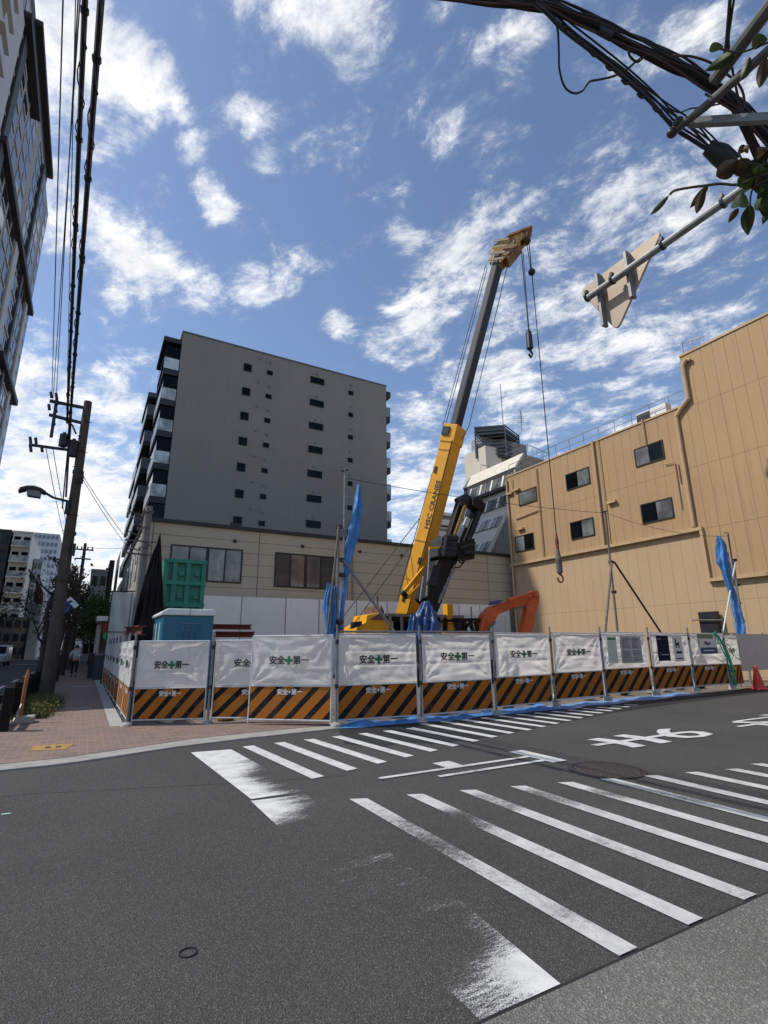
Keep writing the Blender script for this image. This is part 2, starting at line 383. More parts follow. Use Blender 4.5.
# thin tar joint
tar = M('tar_joint', (.012,.012,.012), .7)
sheet_poly('tar_seam', [(-60,2.03),(60,2.03),(60,2.06),(-60,2.06)], .005, tar)
sheet_poly('long_seam', [(-4,7.35),(-.3,7.15),(2.0,6.35),(3.0,6.1),(3.0,6.108),(2.0,6.36),(-.3,7.16),(-4,7.36)], .003, tar)

# ---- painted markings
def quad_sheet(name, q, mat, z=.008):
    g = MB(); g.add([(x, y, z) for x, y in q], [(0,1,2,3)]); return S(g.build(name, mat))
wm1 = wear_spot([(2.60,4.0,.8,.125,1,1),(3.2,4.1,.6,.085,1,1),(3.75,4.4,.55,.06,1,1),(5.0,4.05,.45,.115,1,1),(4.35,4.3,.5,.075,1,1),(5.5,3.7,.5,.07,1,1),(3.5,3.1,.45,.045,1,1),(6.2,3.6,.45,.05,1,1),(2.6,2.6,.4,.03,1,1)])
P_NEAR = paint('worn_crosswalk_paint', .50, .17, wearmap=wm1)
P_FAR = paint('crosswalk_paint', .56, .16, (.60,.60,.57))
P_BAR = paint('badly_worn_paint', .57, .09, (.66,.66,.63), wear_spot([(1.95,3.5,1.9,.20,1,.95),(2.45,6.4,1.0,.24,1.1,.45),(2.35,4.7,1.0,.17,1,1),(1.6,4.4,.7,.10,1,1)]), (.5,2.2,1))
P_TXT = paint('road_letter_paint', .515, .12, (.62,.62,.60), wear_spot([(4.2,5.6,.9,.05,1,1)]))
x0s = [2.50, 3.08, 3.65, 4.22, 4.79, 5.32, 5.88, 6.45, 7.03, 7.60, 8.18, 8.75, 9.32]
for i, x in enumerate(x0s):
    yt = 5.19 - .27*(x-2.5) if x < 7.2 else 3.92 + .1*(x-7.2)
    quad_sheet('crosswalk_stripe', [(x+.02, yt+.02), (x+.185, yt-.05), (x+.135, 2.07), (x-.01, 2.07)], P_NEAR)
for i in range(20):
    x = 2.32 + .518*i
    yb = 6.22 + .288*(x+.16-2.5) - (.06 if i > 8 else 0)
    yt = min(9.25, 8.63 + .065*(x-2.3)) if i < 7 else 9.2
    if yb > 9.0: break
    quad_sheet('crosswalk_stripe', [(x, yt), (x+.18, yt), (x+.35, yb), (x+.18, yb-.04)], P_FAR, .0095)
quad_sheet('edge_bar', [(1.55,8.58),(2.12,8.50),(2.26,5.72),(1.66,5.72)], P_BAR)
quad_sheet('edge_bar', [(1.64,5.66),(2.20,5.60),(2.16,2.9),(1.62,2.9)], P_BAR)
quad_sheet('edge_bar', [(1.62,2.9),(2.16,2.9),(2.07,2.06),(1.60,2.06)], paint('part_worn_paint', .535, .12, (.66,.66,.63), wear_spot([(1.65,2.95,1.05,.27,1,1),(1.60,2.1,.45,.08,1,1)]), (.5,2.2,1)))
# 'tomare' letters, read by drivers coming from +X
for ch, xx0, xx1, y0, y1, bold in (('止', 3.18, 5.80, 5.33, 6.17, .008), ('ま', 6.98, 9.66, 5.42, 6.30, .012), ('れ', 10.75, 13.4, 5.45, 6.33, .012)):
    me = heavy(ch, 1.0, bold, 0, Matrix.Identity(4))
    xs = [v.co.x for v in me.vertices]; ys = [v.co.y for v in me.vertices]
    a, b_, c_, d_ = min(xs), max(xs), min(ys), max(ys)
    for v in me.vertices:
        tx = (v.co.x-a)/(b_-a); ty = (v.co.y-c_)/(d_-c_)
        v.co = (xx1-(xx1-xx0)*ty, y0+(y1-y0)*tx, .0085+v.co.z)
    me.materials.append(P_TXT); S(link('road_lettering', me))
# dashes and edge lines of the side street
for k_ in range(10):
    y = 20 + k_*5.2
    quad_sheet('lane_dash', [(-2.80,y),(-2.66,y),(-2.66,y+2.6),(-2.80,y+2.6)], P_FAR)
quad_sheet('stop_line', [(-11,63.5),(-2.2,64.6),(-2.2,65.6),(-11,64.5)], P_FAR)
quad_sheet('sidewalk_joint', [(-.33,15.95),(.36,15.83),(.36,15.9),(-.33,16.03)], WINK, .036)
quad_sheet('sidewalk_joint', [(-.2,24.8),(.4,24.75),(.4,24.95),(-.2,25.0)], WINK, .036)
# manhole
t = thing('manhole_cover', 'large round patterned manhole cover set in the road beside the crosswalk', 'manhole cover', (5.8,4.72,.0))
def disc(c, r0, r1, z0, z1, n=48):
    g = MB(); vs = []
    for i in range(n):
        a = 2*math.pi*i/n
        for r, z in ((r0,z0),(r0,z1),(r1,z1),(r1,z0)): vs.append((c[0]+r*math.cos(a), c[1]+r*math.sin(a), z))
    g.add(vs, [(4*i+k, 4*((i+1)%n)+k, 4*((i+1)%n)+(k+1)%4, 4*i+(k+1)%4) for i in range(n) for k in range(4)]); return g
disc((5.8,4.72), .40, .455, -.005, .012).build('ring', IRON, t)
def manhole_mat():
    m, nt, b, N, L = mat_base('manhole_iron'); c = mapping(nt, coords(nt), loc=(-5.8,-4.72,0))
    v = N.new('ShaderNodeTexVoronoi'); v.inputs['Scale'].default_value = 16; v.inputs['Randomness'].default_value = .35; L.new(c, v.inputs[0])
    k = ramp(nt, v.outputs[0], .25, .45)
    L.new(mixc(nt, k, (.10,.085,.08), (.022,.02,.02)), b.inputs['Base Color']); b.inputs['Roughness'].default_value = .5; b.inputs['Metallic'].default_value = .4
    bump(nt, b, k, -.8, .01); return m
g = MB(); g.tube([(5.8,4.72,-.01),(5.8,4.72,.009)], .392, 48); g.build('lid', manhole_mat(), t)
tag(disc((.642,3.19), .04, .047, 0, .006, 24).build('marking_ring', CABLE), 'small black ring lying on the near asphalt', 'ring')
t = thing('valve_cover', 'square yellow valve cover with two dark slots in the brick sidewalk', 'valve cover', (-.25,9.98,.03))
MB().prism([(-.53,9.84,.02),(-.07,9.68,.02),(.05,10.13,.02),(-.5,10.3,.02)], (0,0,.016)).build('lid', TACT, t)
MB().box((-.34,9.93,.03),(-.27,10.05,.041)).box((-.2,9.9,.03),(-.13,10.02,.041)).build('slot', DARK, t)
quad_sheet('paint_mark', [(-.49,6.42),(-.42,6.42),(-.42,6.46),(-.49,6.46)], M('mint_paint', (.4,.6,.5)), .006)

# ================================================================== FENCE PANELS
def make_sheet(seed, W=1.73, z0=.79, z1=1.725):
    r = random.Random(seed); NU, NV = 56, 34
    k1 = [r.uniform(0, 6) for _ in range(4)]; amp = [r.uniform(.5, 1.25) for _ in range(4)]
    sg = r.uniform(0, 50); tb = r.uniform(.25, .4)
    def fn(u, v):
        x = .04+u*W; z = z0+v*(z1-z0); y = 0
        for c, (cx, cz) in enumerate(((0,0),(1,0),(0,1),(1,1))):
            dx = (u-cx)*W; dz = (v-cz)*(z1-z0); rr = math.hypot(dx, dz); a = math.atan2(abs(dz), abs(dx)+1e-6)
            y += .026*amp[c]*math.sin(a*13+k1[c]+noise.noise(V(rr*2,c,sg)))*math.exp(-rr*1.9)*min(1, rr*6)
        y += .036*noise.noise(V(x*1.3, z*1.6, sg)) + .018*noise.noise(V(x*2.0, z*9, sg+9)) + .009*noise.noise(V(x*9, z*14, sg+5))
        for fz in (tb, .66): y -= .022*math.exp(-((v-fz-.006*math.sin(u*5))/.013)**2)
        y *= min(1, 9*u+.08, 9*(1-u)+.08)**.7 * min(1, 7*v+.15, 7*(1-v)+.15)
        return V(x, y-.034, z)
    g = MB(); g.grid(fn, NU, NV); return g
def make_panel(seed, sheetmat=None, letters=True):
    t = thing('safety_barrier', 'x', 'barrier', (0,0,0))
    W = 1.8
    f = MB()
    for x in (.02, W-.02): f.tube([(x,0,.06),(x,0,1.76)], .019, 8)
    for z in (.13, .765, 1.745): f.tube([(.02,0,z),(W-.02,0,z)], .017, 8)
    f.build('frame', WFRAME, t, smooth=False, local=True)
    sh = make_sheet(seed).build('sheet', sheetmat or SHEET, t, smooth=True, local=True)
    if letters:
        x = .46 + rnd.uniform(-.03,.03); zc = 1.20+rnd.uniform(-.02,.02)
        a = heavy('安全', .175, .006, .0005, frame((x,-.066,zc), (1,0,0), (0,0,1))); a.materials.clear(); a.materials.append(INK); link('lettering', a, sh, local=True)
        a = heavy('第一', .175, .006, .0005, frame((x+.52,-.066,zc), (1,0,0), (0,0,1))); a.materials.clear(); a.materials.append(INK); link('lettering', a, sh, local=True)
        cx = x+.435; cz = zc+.06
        MB().box((cx-.027,-.072,cz-.085),(cx+.027,-.064,cz+.085)).box((cx-.085,-.0715,cz-.027),(cx-.0272,-.0645,cz+.027)).box((cx+.0272,-.0715,cz-.027),(cx+.085,-.0645,cz+.027)).build('green_cross', GREEN, sh, local=True)
    bd = MB().box((.035,-.012,.15),(W-.035,.004,.75)).build('striped_board', HAZ, t, local=True)
    if letters:
        a = heavy('安全+第一', .12, .0045, .0005, frame((.62,-.014,.61), (1,0,0), (0,0,1))); a.materials.clear(); a.materials.append(WINK); link('lettering', a, bd, local=True)
    return t
def place(t, P, Q, label, z=0, lean=0, sx=None, hs=1.0):
    dx, dy = Q[0]-P[0], Q[1]-P[1]
    t.location = (P[0], P[1], z); t.rotation_euler = (lean, 0, math.atan2(dy, dx))
    t.scale = ((math.hypot(dx, dy)/1.8) if sx is None else sx, 1, hs)
    t['label'] = label; t['group'] = 'white and hazard striped fence panels around the site'
fr = [((.97,11.93),(2.28,11.42),0), ((2.36,11.36),(3.62,10.16),0), ((2.97,10.80),(4.29,9.68),0),
      ((4.38,9.66),(6.12,9.45),0), ((6.20,9.45),(8.14,9.47),.0), ((8.20,9.48),(10.2,9.67),.03), ((10.28,9.68),(12.22,9.76),.06),
      ((12.28,9.77),(14.5,9.9),.09), ((14.56,9.9),(16.7,10.0),.09), ((16.75,10.0),(18.85,10.05),.09), ((18.9,10.1),(20.2,10.3),.03)]
flabel = ['striped white safety panel at the left corner, in front of the blue toilet hut',
 'striped white panel half hidden behind its neighbour, in front of the red beams',
 'brightest striped white panel angled towards the sidewalk kerb',
 'striped white panel in front of the yellow crane counterweight',
 'striped white panel in front of the dark blue tarp bundle under the black arm',
 'striped white panel in front of the orange excavator arm',
 'striped white panel with no notices, between the excavator panel and the notice panels',
 'striped panel carrying the two sheets of printed plans',
 'striped panel carrying the navy board and the small H notice',
 'striped panel carrying the green, white and navy company sign',
 'last striped panel on the right, under the green net beside the red cone']
PAN = []
for i, (P, Q, z) in enumerate(fr):
    if i == 1: P = (2.40,11.44); Q = (3.90,10.45)
    t = make_panel(100+i, letters=i not in (7,8,9)); place(t, P, Q, flabel[i], z, lean=R(rnd.uniform(-1.5,1.0)), hs=(.935,.94,.985)[i] if i < 3 else 1.0); PAN.append(t)
    if i == 1: t.location.y += .03
    if i in (7,8,9):   # small printed words still peep from the board
        bd = [c for c in t.children if c.name.startswith('striped_board')][0]
        a = heavy('安全+第一', .12, .0045, .0005, frame((.62,-.014,.61), (1,0,0), (0,0,1))); a.materials.clear(); a.materials.append(WINK); link('lettering', a, bd, local=True)
# row along the sidewalk (seen almost edge on)
base = make_panel(301, SHEETG)
order = ['first', 'second', 'third', 'fourth', 'fifth', 'sixth', 'seventh', 'eighth']
for i in range(8):
    t = base if i == 0 else copy_tree(base)
    y1 = 11.9 + i*1.79
    place(t, (.905-.006*i, y1+1.74), (.912-.006*i, y1), order[i]+' grey sheeted panel beside the sidewalk, counted from the near fence corner', hs=.94)
# posts with feet
def make_post():
    t = thing('fence_post', 'x', 'post')
    MB().tube([(0,0,0),(0,0,1.92)], .024, 10).build('tube', GALV, t, local=True)
    for z_ in (.72, 1.55): MB().tube([(0,0,z_),(0,0,z_+.08)], .036, 8).build('clamp', DARK, t, local=True)
    MB().tube([(0,-.02,0),(0,-.02,.07),(0,-.02,.11)], [.12,.10,.05], 12).build('foot', CONC, t, local=True)
    return t
post = make_post()
pts = [((.90,11.88),0,'at the left fence corner by the toilet hut'), ((2.33,11.36),0,'between the corner panel and the half hidden panel'), ((4.35,9.62),0,'beside the tall blue tarp, at the kerb'),
       ((6.16,9.40),0,'just left of the dark blue tarp bundle'), ((8.17,9.42),0,'below the black machine cab'), ((10.25,9.63),.03,'right of the excavator panel'),
       ((12.26,9.72),.06,'left of the plans notice'), ((14.53,9.85),.08,'between the plans notice and the navy board'), ((16.73,9.95),.08,'between the H notice and the company sign'), ((18.88,10.03),.05,'under the green net')]
for i, (p, z, l) in enumerate(pts):
    t = post if i == 0 else copy_tree(post)
    t.location = (*p, z); t.scale = (1,1,.95 if i < 2 else 1); t['label'] = 'galvanised fence post '+l; t['group'] = 'galvanised fence posts at the panel joints'
nofoot = copy_tree(post)
for o_ in list(nofoot.children):
    if o_.name.startswith('foot'): bpy.data.objects.remove(o_)
for i in range(7):
    t = copy_tree(nofoot) if i else nofoot; y = 13.66+i*1.79; t.location = (.905-.006*i, y, 0); t.scale = (1,1,.96)
    t['label'] = order[i]+' grey post of the sidewalk row, counted from the near corner'; t['group'] = 'posts of the sidewalk fence row'
# handrail pipe along the tops
tag(MB().tube([(4.38,9.60,1.79),(8.2,9.42,1.80)], .02).build('rail_pipe', GREYP), 'grey pipe laid along the fence tops in front of the crane', 'pipe')
# notices
def notice(x, z0, z1, w, panel, name, label, cat, mat, y=-.085):
    t = thing(name, label, cat, (0,0,0)); P, Q, zz = fr[panel]
    t.location = (P[0], P[1], zz); t.rotation_euler = (0,0,math.atan2(Q[1]-P[1], Q[0]-P[0]))
    MB().box((x,y,z0),(x+w,y+.012,z1)).build('board', mat, t, local=True); return t
t = notice(.2,.92,1.62,.42,7,'site_notice','pale green gridded table sheet, leftmost notice on the fence','notice',PAPER)
g = MB()
for k_ in range(11): g.box((.23,-.089,.97+k_*.05),(.59,-.0855,.974+k_*.05))
for k_ in range(4): g.box((.28+k_*.09,-.0888,.96),(.284+k_*.09,-.0856,1.5))
g.build('printed_lines', M('print_green', (.2,.32,.26)), t, local=True)
MB().box((.22,-.089,1.53),(.60,-.0855,1.60)).build('header', M('header_green', (.05,.22,.12)), t, local=True)
t = notice(.80,.90,1.64,1.0,7,'site_notice','large four part printed plan sheet on the fence','notice',PAPERG)
g = MB(); rr = random.Random(3)
for bx in (.84,1.32):
    for bz in (.94,1.29):
        for k_ in range(9): g.box((bx+rr.uniform(0,.05),-.089,bz+.02+k_*.033),(bx+rr.uniform(.25,.43),-.0855,bz+.026+k_*.033+rr.uniform(0,.012)))
g.build('printed_lines', M('print_dark', (.10,.10,.12)), t, local=True)
MB().box((1.295,-.088,.92),(1.305,-.0856,1.62)).box((.82,-.088,1.27),(1.294,-.0856,1.28)).box((1.306,-.088,1.27),(1.78,-.0856,1.28)).build('rule', PAPER, t, local=True)
t = notice(.33,.93,1.66,.62,8,'site_notice','dark navy notice board with small white lines','notice',NAVY)
MB().box((.38,-.089,1.56),(.55,-.0855,1.572)).box((.48,-.089,1.10),(.9,-.0855,1.115)).box((.44,-.089,1.14),(.47,-.0855,1.16)).build('printed_lines', WINK, t, local=True)
t = notice(1.18,.90,1.64,.52,8,'site_notice','white notice with a big black letter H','notice',PAPER)
MB().box((1.30,-.090,1.30),(1.36,-.0855,1.58)).box((1.45,-.090,1.30),(1.51,-.0855,1.48)).box((1.361,-.0895,1.38),(1.449,-.0855,1.44)).box((1.30,-.089,1.13),(1.60,-.0855,1.2)).box((1.25,-.089,.97),(1.62,-.0855,1.0)).build('lettering', NAVY, t, local=True)
t = notice(.46,1.10,1.58,1.02,9,'company_sign','small company sign, green above, white centre and navy base','sign',PAPER,-.10)
MB().box((.40,-.093,1.30),(1.34,-.089,1.72)).build('green_band', M('moss_green', (.12,.22,.12)), t, local=True)
MB().box((.47,-.104,1.11),(1.47,-.1005,1.30)).build('navy_band', M('navy_blue', (.02,.05,.16)), t, local=True)
text_obj('Nippo', .15, INK, frame((.74,-.104,1.39),(1,0,0),(0,0,1)), t, .006, .001, True)
MB().box((.66,-.108,1.19),(1.28,-.1045,1.22)).build('printed_lines', WINK, t, local=True)
# green net cable over the last panels
g = MB(); rr = random.Random(5)
for k_ in range(9):
    ox = rr.uniform(-.15,.15)
    p = [(18.2+ox*.6,9.93,1.86+rr.uniform(-.03,.03)),(18.45+ox,9.88,1.5),(18.7+ox*.9,9.9,1.1),(18.85+ox*.7,9.9,.6),(18.9+ox*.6,9.92,.15)]
    g.tube(p, .016, 5)
g.tube([(18.3,9.93,1.85),(19.1,9.97,1.2),(19.6,10.0,.95),(19.9,10.1,1.3),(20.1,10.2,1.6)], .012, 5)
g.tube([(18.6,9.9,1.6),(19.0,9.93,1.4),(19.15,9.95,1.1),(18.9,9.93,.9)], .012, 5)
tag(g.build('green_net', NETG), 'bunched green netting hanging over the fence at the right', 'net')
# white guard beyond
t = thing('steel_guard', 'plain pale steel hoarding beyond the last striped panel', 'hoarding', (20.6,10.5,0))
MB().box((20.35,10.5,.55),(24.7,10.54,1.85)).build('sheet', M('pale_steel', (.42,.44,.47), .5, .2, var=.06), t)
for x in (20.45,22.6,24.6): MB().box((x,10.55,0),(x+.05,10.6,1.9)).build('post', GALV, t)
# cone
t = thing('traffic_cone', 'red traffic cone at the far right fence end', 'cone', (20.0,9.75,0))
MB().tube([(20.0,9.75,.03),(20.0,9.75,.74),(20.0,9.75,.78)], [.19,.05,.03], 16).build('body', CONEM, t, smooth=False)
MB().box((19.75,9.5,0.006),(20.25,10.0,.035)).build('base', CONEM, t, bevel=.01)
# blue ground tarp
def ground_tarp(x0, x1, seed, yb, w0=.5, amp=.06):
    def fn(u, v):
        x = x0+(x1-x0)*u; n = noise.noise(V(x*1.7, v*2, seed)); n2 = noise.noise(V(x*4.5, v*5, seed+3))
        w = w0*(.75+.6*noise.noise(V(x*1.1, 0, seed+7)))
        y = yb(x) + .35 - v*(.35+w)
        z = .016 + max(0, amp*(n+.45*n2+.25))*math.sin(math.pi*min(1, v*1.02))
        return V(x, y, z)
    g = MB(); g.grid(fn, int((x1-x0)*14), 14); return g
yb = lambda x: 9.66+(x-4.3)*-.11 if x < 6.2 else 9.45+(x-6.2)*.06
tag(ground_tarp(4.35, 9.9, 2.2, yb, .34, .13).build('ground_tarp', BLUET, smooth=True), 'crumpled blue sheet along the foot of the left fence panels', 'tarp', 'blue sheets along the fence foot')
tag(ground_tarp(9.95, 16.5, 8.4, yb, .45, .07).build('ground_tarp', M('pale_blue_tarp', (.12,.26,.50), .45, var=.3, scale=5)), 'paler blue sheet along the foot of the notice panels', 'tarp', 'blue sheets along the fence foot')
# clutter seen below the panels
g = MB(); rr = random.Random(9)
def bag(c, r, sd): 
    def fn(u,v):
        n = 1+.35*noise.noise(V(u*5+sd, v*4, sd)); return V(c[0]+r*n*math.cos(6.2832*u)*math.sin(math.pi*v), c[1]+r*.8*n*math.sin(6.2832*u)*math.sin(math.pi*v), c[2]+r*.5*n*math.cos(math.pi*v))
    return MB().grid(fn, 16, 10)
for c, m_, l in (((1.65,12.0,.09),WPLAS,'white plastic bag under the left corner panel'),((2.75,11.6,.09),M('ochre_bag',(.35,.22,.03)),'yellow sandbag under the half hidden panel')):
    tag(bag(c,.18,c[0]).build('bag', m_, smooth=True), l, 'bag', 'bags under the fence')
for i in range(14):
    x = 5+i*1.05; c = (x, yb(x)+.55+rr.uniform(0,.5), .11); m_ = (CONC, DARK, GREYC, WPLAS)[i%4]
    tag(bag(c, .2, x).build('rubble_bag', m_, smooth=True), 'dusty sandbag on the ground just behind the fence', 'sandbag', 'sandbags behind the fence')

# ================================================================== PROPS (scaffold poles with guy tubes)
def scaffold(label, base, pipes, clamps):
    t = thing('scaffold_prop', label, 'scaffold prop', base, 'scaffold tube props behind the fence')
    for a, b_, r, m_ in pipes: MB().tube([a, b_], r, 10).build('tube', m_, t)
    for c in clamps: MB().box((c[0]-.06,c[1]-.06,c[2]-.05),(c[0]+.06,c[1]+.06,c[2]+.05)).build('coupler', DARK, t, bevel=.01)
    return t
Y1 = 11.2
q = lambda x, y, Y=Y1: onY(x, y, Y)
a = q(345,469); b_ = V(a.x, Y1, 0)
scaffold('tall grey scaffold prop beside the blue tarp at the left', b_, [
    (b_, a, .026, GREYP), (q(341,527)+V(-.07,0,0), V(q(338,640).x-.02,Y1,0), .034, GREYP),
    (q(338,527)+V(0,-.06,0), V(q(319,640).x-.15,Y1-.4,0), .03, RUSTP), (q(342,560)+V(0,-.06,0), onY(407,640,Y1-.2)+V(1.1,0,-1.55), .036, GREYP),
    (q(341,471), q(348,470), .02, DARK)], [q(339,527), q(341,560), q(342,575), q(338,622)+V(0,-.1,0), q(336,630)+V(0,-.1,0)])
a = q(605,512); b_ = V(q(617,632).x, Y1, 0)
scaffold('bare grey tripod prop standing before the tan wall', b_, [
    (b_, a, .034, RUSTP), (q(611,563)+V(-.03,-.05,0), onY(599,632,Y1-.15)+V(-.12,-.2,-.5), .036, RUSTP),
    (q(612,562)+V(0,-.08,0), onY(661,632,Y1-.3)+V(1.2,0,-1.4), .034, DARK), (q(602,512), q(607,511), .022, DARK)],
    [q(611,562), q(614,592)])
a = q(728,534,11.4); b_ = V(q(742,632,11.4).x, 11.4, 0)
scaffold('scaffold prop with a pale brace at the far right', b_, [
    (b_, a, .03, RUSTP), (q(733,560,11.4), V(q(742,640,11.4).x-.1,11.3,0), .04, GREYP),
    (q(734,562,11.4)+V(0,-.06,0), q(711,631,11.4)+V(-.3,-.3,-.9), .03, WFRAME), (q(724,533,11.4), q(729,533,11.4), .02, DARK)],
    [q(735,560,11.4), q(738,585,11.4), q(739,603,11.4), q(741,628,11.4)])
# the line strung between them
def sag(a, b_, s, n=14): return [a.lerp(b_, i/n) - V(0,0,s*4*(i/n)*(1-i/n)) for i in range(n+1)]
tag(MB().tube(sag(q(345,478), q(606,513), .12), .008, 4).tube(sag(q(606,513), q(728,536,11.4), .25), .008, 4).build('guy_line', CABLE), 'thin line strung between the tops of the props', 'line')
# blue tarps twisted round the props
def drape(path, rad, seed, pleat=6, depth=.35, nu=64, nv=60):
    def fn(u, v):
        k = v*(len(path)-1); i = min(int(k), len(path)-2); p = Vector(path[i]).lerp(Vector(path[i+1]), k-i)
        r = rad[i]*(1-(k-i))+rad[i+1]*(k-i); a = 6.28319*u
        rr_ = r*(1+depth*math.sin(pleat*a+v*7+seed)+.5*noise.noise(V(math.cos(a)*1.2, math.sin(a)*1.2+seed, p.z*2.2))+.30*noise.noise(V(math.cos(a)*4, math.sin(a)*4+seed, p.z*5))+.16*noise.noise(V(math.cos(a)*9, math.sin(a)*9+seed, p.z*12)))
        return p+V(rr_*math.cos(a), rr_*math.sin(a), .06*noise.noise(V(a,v*3,seed)))
    return MB().grid(fn, nu, nv)
tag(drape([q(359,484),q(358,505),q(354,530),q(350,550),q(345,580),q(342,610),q(339,640)], [.03,.085,.12,.085,.06,.05,.04], 1.0, 3, .35).build('blue_tarp', BLUET, smooth=True), 'long blue tarp hanging twisted from the left prop', 'tarp', 'blue tarps tied to the props')
tag(drape([q(329,584),q(328,600),q(329,632)+V(0,0,-.1)], [.03,.09,.06], 3.0, 5, .35).build('blue_tarp', BLUET, smooth=True), 'short blue tarp bundle at the foot of the left prop', 'tarp', 'blue tarps tied to the props')
tag(drape([q(335,586),q(333,606),q(333,634)+V(0,0,-.1)], [.03,.06,.045], 5.0, 5, .35).build('blue_tarp', BLUET, smooth=True), 'narrow blue tarp strip between bundle and left prop', 'tarp', 'blue tarps tied to the props')
Yt = 11.3
tag(drape([q(718,536,Yt),q(721,546,Yt),q(723,562,Yt),q(728,580,Yt),q(734,600,Yt),q(739,620,Yt),q(741,642,Yt)], [.05,.16,.15,.12,.08,.16,.13], 9.0, 4, .35).build('blue_tarp', BLUET, smooth=True), 'bright blue tarp on the far right prop', 'tarp', 'blue tarps tied to the props')

# ================================================================== SITE: toilet, container, beams, drape
t = thing('toilet_hut', 'blue portable toilet hut with a white moulded roof', 'portable toilet', (2.3,15.5,0))
MB().box((1.68,14.55,.02),(2.95,16.6,2.32)).build('body', TEAL, t, bevel=.03)
g = MB(); g.prism([(1.62,14.5,2.32),(3.0,14.5,2.32),(3.0,14.5,2.42),(2.9,14.5,2.49),(1.78,14.5,2.49),(1.62,14.5,2.40)], (0,2.2,0)); g.build('roof', WPLAS, t, bevel=.03)
MB().box((2.31,14.495,2.32),(2.33,16.7,2.50)).build('roof_seam', GREYP, t)
g = MB()
for x in (2.1,2.25,2.4,2.55): g.box((x-.03,14.53,1.35),(x+.06,14.552,2.1))
g.build('wall_rib', M('teal_rib', (.012,.11,.175), .5), t)
for z in (1.95,2.03,2.11): MB().box((2.08,14.535,z),(2.62,14.549,z+.02)).build('vent_slot', M('vent_pale',(.12,.2,.25)), t)
for y in (15.0,15.7,16.2): MB().box((1.665,y,1.55),(1.682,y+.12,2.15)).build('vent_slot', WPLAS, t)
# green container
t = thing('steel_container', 'tall ribbed green steel container behind the toilet hut', 'container', (3.1,21.4,0))
MB().box((2.30,21.1,0),(3.80,23.2,4.80)).build('body', GRNC, t)
g = MB()
for x in (2.30,2.62,3.10,3.68): g.box((x-.02,20.96,.0),(x+.14,21.098,4.8))
for z in (.1,1.1,2.1,3.0,3.82,4.66): g.box((2.28,20.93,z),(3.84,21.096,z+.15))
g.build('rib', GRNC, t)
for z in (2.4,3.32,4.18):
    for x in (2.92,3.5): MB().box((x-.08,20.99,z),(x+.10,21.09,z+.14)).build('hook_bracket', GRNC, t)
# black drape
g = MB()
def fn(u, v):
    top = onY(160.5,533,20.7); bl = onY(128,650,19.4); br_ = onY(166,650,20.9)
    w = v**1.15; e = bl.lerp(br_, u); p = top.lerp(e, w if u < .5 else v)
    p.x -= .10*math.sin(math.pi*v)*(1-u)
    f = .10*math.sin(u*26+v*3)*v+.07*noise.noise(V(u*8, v*5, 2))
    return p+V(-f*.3, -f-.25*math.sin(math.pi*u)*v, .02*math.sin(u*20))
g.grid(fn, 60, 30)
tag(g.build('black_drape', BLACKT, smooth=True), 'black sheet draped to a point beside the green container', 'tarp')
# red-oxide beams
def ibeam(p0, p1, h=.3, w=.2):
    g = MB(); p0, p1 = Vector(p0), Vector(p1)
    g.beam(p0+V(0,0,h/2), p1+V(0,0,h/2), w, .03); g.beam(p0-V(0,0,h/2), p1-V(0,0,h/2), w, .03); g.beam(p0, p1, .03, h-.03); return g
for k_, (z, l, xx) in enumerate(((2.10,'topmost red oxide steel beam of the stack right of the toilet',0),(1.88,'middle red oxide steel beam of the stack',.12),(1.6,'lowest visible red oxide steel beam of the stack',0))):
    tag(ibeam((3.25+xx,16.2,z),(4.4+xx,16.2,z),.14 if k_==1 else .12,.25).build('steel_beam', RED), l, 'steel beam', 'stacked red steel beams')
tag(MB().box((3.2,16.0,.02),(4.3,16.6,1.53)).build('beam_crate', M('grey_green_crate', (.10,.12,.10))), 'grey timber crate under the red beams', 'crate')
for k_ in range(4):
    y = 15.0+k_*1.5
    tag(ibeam((1.25,y,1.95+.04*k_),(1.25,y+1.35,1.97+.04*k_),.22,.2).build('steel_beam', RED), ['nearest','second','third','farthest'][k_]+' red oxide beam over the sidewalk fence row', 'steel beam', 'red beams along the sidewalk row')
tag(MB().box((1.5,18.6,1.2),(2.2,19.4,2.4)).box((1.3,19.0,1.9),(1.9,19.2,2.2)).build('machine_box', BLACKT), 'low black covered box at the foot of the black drape', 'box')

